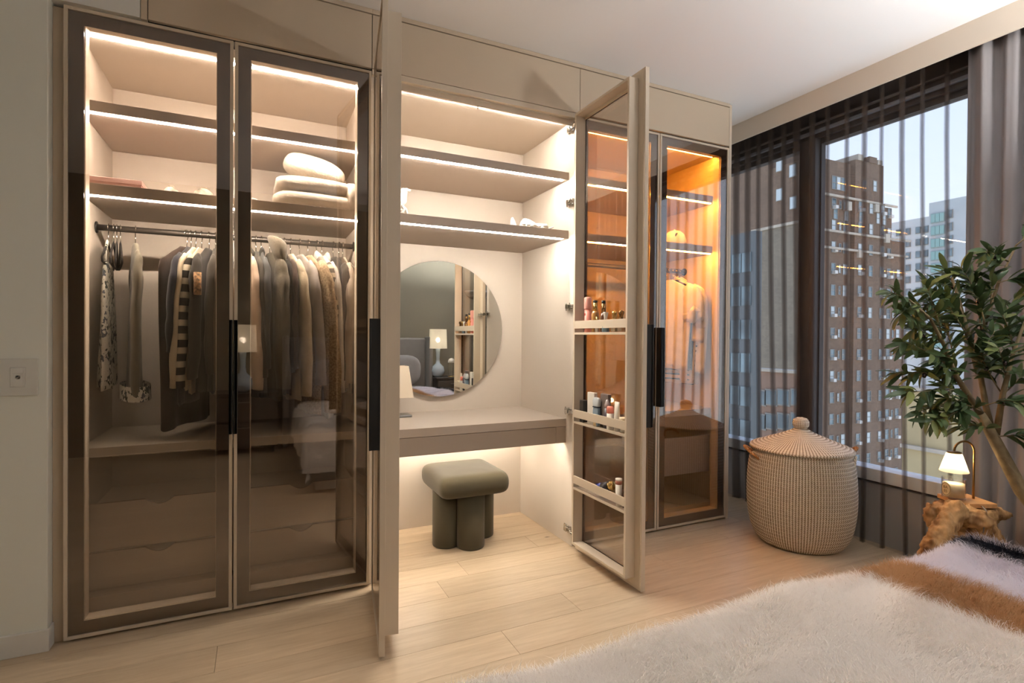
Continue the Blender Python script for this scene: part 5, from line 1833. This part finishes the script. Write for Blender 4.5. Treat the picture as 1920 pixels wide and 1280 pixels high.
for k, (pos, d_) in enumerate(leaves):
    qd = d_.to_track_quat('X', 'Z') @ Matrix.Rotation(rl.uniform(-1.2, 1.2), 3, 'X').to_quaternion()
    if k < 300:
        o = bpy.data.objects.new('leaf', leaf_me[k % 4])
        COL.objects.link(o)
        o.parent = ot_
        o.location = pos - ORG[ot_.name]
        o.rotation_mode = 'QUATERNION'
        o.rotation_quaternion = qd
        s_ = rl.uniform(0.95, 1.4)
        o.scale = (s_, s_, s_)
    else:
        sv = LEAF[k % 4]
        b0 = len(rest.v)
        rest.v.extend([tuple(pos + qd @ (Vector(p) * 1.15)) for p in sv.v])
        rest.f.extend([[i + b0 for i in f] for f in sv.f])
        rest.s.extend(sv.s)
if rest.v:
    lr = obj('leaf_mass', rest, LM, ot_)
    lr['kind'] = 'stuff'

# ================================================================== THE CITY OUTSIDE
BRICK = brick_mat('brown_brick', (132, 110, 92), (112, 94, 80), (140, 122, 106), 1.6)
BRICK2 = brick_mat('grey_brick', (140, 130, 114), (124, 116, 102), (146, 138, 124), 1.6)
STONE = M_('pale_stone', (186, 176, 160), 0.9, var=0.12, vscale=0.8)
WINF = M_('city_window_frame', (150, 146, 138), 0.7)
WING = M_('city_window_glass', (126, 150, 158), 0.15, spec=0.8, rgb2=(74, 86, 92), vscale=0.35)
WINL = M_('city_window_pale', (196, 206, 208), 0.3)  # paler pane colour for some of the windows
ACM = M_('white_ac', (214, 212, 206), 0.6)
YB_ = 46.0


def BXZ(u, v):
    p = at(u, v, y=YB_)
    return p.x, p.z


# --- brown stepped tower: one -y facade, one -x facade round the corner
cx0 = BXZ(1520, 640)[0]
tower = thing('brick_tower', (cx0 + 10, YB_ + 8, -40), 'tall stepped brown brick tower with many windows in the city view', 'building')


def tblock(nm, ua, ub, vtop, dep=16.0, uref=None, m=BRICK, dy=0.0):
    xa, xb = BXZ(ua, 640)[0], BXZ(ub, 640)[0]
    zt = BXZ(ua if uref is None else uref, vtop)[1]
    return obj(nm, B(xa, xb, YB_ + dy, YB_ + dep, -40, zt), m, tower), xa, xb, zt


tblock('wing', 1520, 1592, 300, uref=1560)
_, ta, tb, tz = tblock('central_tower', 1592.2, 1644.5, 306, uref=1618, dy=-0.6)
tblock('step', 1644.8, 1669, 388, uref=1656)
tblock('low_step', 1669.2, 1694, 452, uref=1680)
for u, v, wpx in ((1601, 291, 10), (1624, 296, 14), (1637, 302, 8)):
    xa, xb = BXZ(u - wpx / 2, 640)[0], BXZ(u + wpx / 2, 640)[0]
    obj('turret', B(xa, xb, YB_ - 0.7, YB_ + 3, tz, BXZ(u, v)[1]), STONE if u != 1624 else BRICK, tower)
for ua, ub, v in ((1520, 1640, 375), (1645, 1669, 389), (1520, 1669, 442), (1520, 1690, 474), (1669, 1694, 453)):
    xa, xb = BXZ(ua, 640)[0], BXZ(ub, 640)[0]
    z = BXZ((ua + ub) / 2, v)[1]
    obj('stone_course', B(xa, xb, YB_ - 0.85, YB_ - 0.605, z, z + 0.28), STONE, tower)
for u, v, hp_ in ((1578, 380, 16), (1630, 385, 14), (1600, 470, 14), (1650, 440, 16)):
    xa, xb = BXZ(u - 4, 640)[0], BXZ(u + 4, 640)[0]
    obj('stone_ornament', B(xa, xb, YB_ - 0.95, YB_ - 0.61, BXZ(u, v + hp_)[1], BXZ(u, v)[1]), STONE, tower)

wm, wmw, acm = None, None, None


def city_window(parent, x, z, w, h, yf, lit=False, ac=False):  # lit only selects the paler pane colour
    f = obj('window', MB().ring(x - w / 2, x + w / 2, z - h / 2, z + h / 2, 0.07, yf - 0.10, yf - 0.002).box(x - w / 2 + 0.07, x + w / 2 - 0.07, yf - 0.08, yf - 0.01, z - 0.04, z + 0.04), WINF, parent)
    obj('pane', B(x - w / 2 + 0.07, x + w / 2 - 0.07, yf - 0.035, yf - 0.003, z - h / 2 + 0.07, z + h / 2 - 0.07), WINL if lit else WING, f)
    if ac:
        obj('air_conditioner', B(x - w * 0.32, x + w * 0.32, yf - 0.55, yf - 0.105, z - h / 2 + 0.02, z - h / 2 + 0.46), ACM, f)


rw = random.Random(9)
sto = 3.02
z_row0 = BXZ(1560, 503)[1]
cols = [(1560, 0.95), (1572, 0.5), (1582, 1.0), (1602, 0.95), (1622, 0.9), (1643, 0.95), (1664, 0.95), (1673, 0.5), (1682, 0.95)]
for ci, (u, w) in enumerate(cols):
    x = BXZ(u, 640)[0]
    yf = YB_ - (0.6 if 1592 < u < 1644.5 else 0.0)
    for rr_ in range(-3, 11):
        z = z_row0 - sto * rr_
        vv = 503 + 37.6 * rr_
        if (u > 1669 and rr_ < 0) or vv < 300:
            continue
        big = w > 0.6
        city_window(tower, x, z, w, 1.55 if big else 1.2, yf, lit=rw.random() < 0.25, ac=big and rw.random() < 0.6 and u not in (1582, 1622))
x0_, z0_ = BXZ(1572, 344)
for k in (-1, 0, 1):
    city_window(tower, x0_ + k * 1.0, z0_, 0.95, 1.9, YB_, lit=(k == 0))
for u, v in ((1612, 350), (1632, 351), (1566, 400), (1586, 404), (1606, 408), (1638, 411), (1657, 412)):
    x0_, z0_ = BXZ(u, v)
    city_window(tower, x0_, z0_, 0.9, 1.6, YB_ - (0.6 if 1592 < u < 1644.5 else 0), lit=rw.random() < 0.3)
# the side of the tower seen through the left pane
side_w = obj('side_wing', B(cx0 - 0.01, cx0 + 8, YB_ + 7, YB_ + 40, -40, at(1470, 225, x=cx0).z), BRICK, tower)
for u, v in ((1462, 310), (1487, 320), (1488, 380), (1462, 365), (1488, 440)):
    p = at(u, v, x=cx0)
    f = obj('window', B(cx0 - 0.12, cx0 - 0.011, p.y - 0.55, p.y + 0.55, p.z - 0.9, p.z + 0.9), WINF, tower)
    obj('pane', B(cx0 - 0.16, cx0 - 0.121, p.y - 0.45, p.y + 0.45, p.z - 0.8, p.z + 0.8), WINL, f)

# --- blank grey block in front of the tower's side
gx = cx0 - 12
ya, yb = at(1512, 640, x=gx).y, at(1408, 640, x=gx).y
gb = thing('grey_block', (gx + 4, (ya + yb) / 2, -40), 'blank grey brick building block left of the window mullion', 'building')
obj('wall', B(gx, gx + 2, ya, yb, -40, at(1450, 428, x=gx).z), BRICK2, gb)
obj('parapet', B(gx - 0.15, gx + 2, ya - 0.05, yb + 0.05, at(1450, 428, x=gx).z, at(1450, 423, x=gx).z), STONE, gb)
# --- low beige building below
lx0 = gx - 14
ya, yb = at(1512, 640, x=lx0).y, at(1414, 640, x=lx0).y
lb = thing('low_building', (lx0 + 4, (ya + yb) / 2, -40), 'low reddish building with square windows below the grey block', 'building')
obj('wall', B(lx0, lx0 + 1.2, ya, yb, -40, at(1450, 697, x=lx0).z), M_('salmon_brick', (150, 122, 104), 0.9, var=0.1, vscale=0.6), lb)
obj('cornice', B(lx0 - 0.25, lx0 + 1.2, ya - 0.1, yb + 0.1, at(1450, 697, x=lx0).z, at(1450, 692, x=lx0).z), STONE, lb)
for v in (745, 790, 835):
    for u in (1426, 1447, 1470, 1496):
        p = at(u, v, x=lx0)
        f = obj('window', B(lx0 - 0.10, lx0 - 0.002, p.y - 0.65, p.y + 0.65, p.z - 0.75, p.z + 0.75), WINF, lb)
        obj('pane', B(lx0 - 0.14, lx0 - 0.101, p.y - 0.52, p.y + 0.52, p.z - 0.62, p.z + 0.62), WING, f)
# --- blue glass block at the far left
dx0 = lx0 - 8
ya, yb = at(1413, 640, x=dx0).y, at(1330, 640, x=dx0).y
gb2 = thing('glass_block', (dx0 + 4, (ya + yb) / 2, -40), 'blue-grey glass office block at the left end of the window', 'building')
obj('wall', B(dx0, dx0 + 0.8, ya, yb, -40, at(1390, 437, x=dx0).z), M_('slate_panel', (92, 98, 100), 0.5), gb2)
zt_, zb2 = at(1390, 437, x=dx0).z, -12.0
k = 0
z = zt_ - 1.6
while z > zb2:
    for q in range(4):
        y0_ = ya + 0.25 + (yb - ya - 0.5) * q / 4
        obj('pane', B(dx0 - 0.08, dx0 - 0.002, y0_, y0_ + (yb - ya - 0.5) / 4 - 0.12, z - 1.5, z), WING, gb2)
    z -= 2.6
# --- white apartment house at the right
ex = 150.0
ya, yb = at(1748, 640, x=ex).y, at(1640, 640, x=ex).y
EW = M_('white_facade', (206, 208, 206), 0.85, var=0.04, vscale=0.3)
ap = thing('white_apartment_block', (ex + 6, ya, -60), 'pale apartment house with square windows right of the brick tower', 'building')
zt1 = at(1705, 412, x=ex).z
obj('wall', B(ex, ex + 14, ya, yb, -60, zt1), EW, ap)
ya2, yb2 = at(1830, 640, x=ex).y, at(1747.5, 640, x=ex).y
zt2 = at(1775, 378, x=ex).z
obj('tall_wall', B(ex - 2, ex + 14, ya2, yb2, -60, zt2), M_('white_facade2', (190, 196, 196), 0.85, var=0.04, vscale=0.3), ap)
for rr_ in range(11):
    for u in (1685, 1703, 1722, 1737):
        p = at(u, 434 + 22.7 * rr_ - 0.13 * (u - 1703), x=ex)
        f = obj('window', B(ex - 0.2, ex - 0.004, p.y - 0.58, p.y + 0.58, p.z - 0.85, p.z + 0.85), WINF, ap)
        obj('pane', B(ex - 0.3, ex - 0.201, p.y - 0.46, p.y + 0.46, p.z - 0.73, p.z + 0.73), WING, f)
    p = at(1759, 408 + 23.5 * rr_, x=ex - 2)
    f = obj('window_band', B(ex - 2.3, ex - 2.004, p.y - 1.45, p.y + 1.45, p.z - 1.15, p.z + 1.15), M_('teal_frame', (150, 166, 164), 0.6), ap)
    for q in range(3):
        obj('pane', B(ex - 2.4, ex - 2.301, p.y - 1.35 + 0.92 * q, p.y - 0.52 + 0.92 * q, p.z - 0.95, p.z + 0.95), M_('teal_glass', (140, 178, 172), 0.2, spec=0.7), f)
    p = at(1782, 401 + 24 * rr_, x=ex - 2)
    f = obj('window', B(ex - 2.2, ex - 2.004, p.y - 0.55, p.y + 0.55, p.z - 1.0, p.z + 1.0), WINF, ap)
    obj('pane', B(ex - 2.3, ex - 2.201, p.y - 0.42, p.y + 0.42, p.z - 0.88, p.z + 0.88), WING, f)
# --- low ochre roofscape at the lower right
fx = 46.0
ya, yb = at(1822, 640, x=fx).y, at(1694, 640, x=fx).y
oc = thing('ochre_building', (fx + 5, (ya + yb) / 2, -40), 'low ochre building with a plain cornice beneath the pale apartment house', 'building')
zt3 = at(1735, 735, x=fx).z
obj('wall', B(fx, fx + 9, ya, yb, -40, zt3), M_('ochre_plaster', (186, 168, 128), 0.9, var=0.1, vscale=0.4), oc)
obj('cornice', B(fx - 0.3, fx + 9, ya, yb, at(1735, 845, x=fx).z, at(1735, 838, x=fx).z), STONE, oc)
obj('coping', B(fx - 0.2, fx + 9.2, ya, yb, zt3, zt3 + 0.3), STONE, oc)
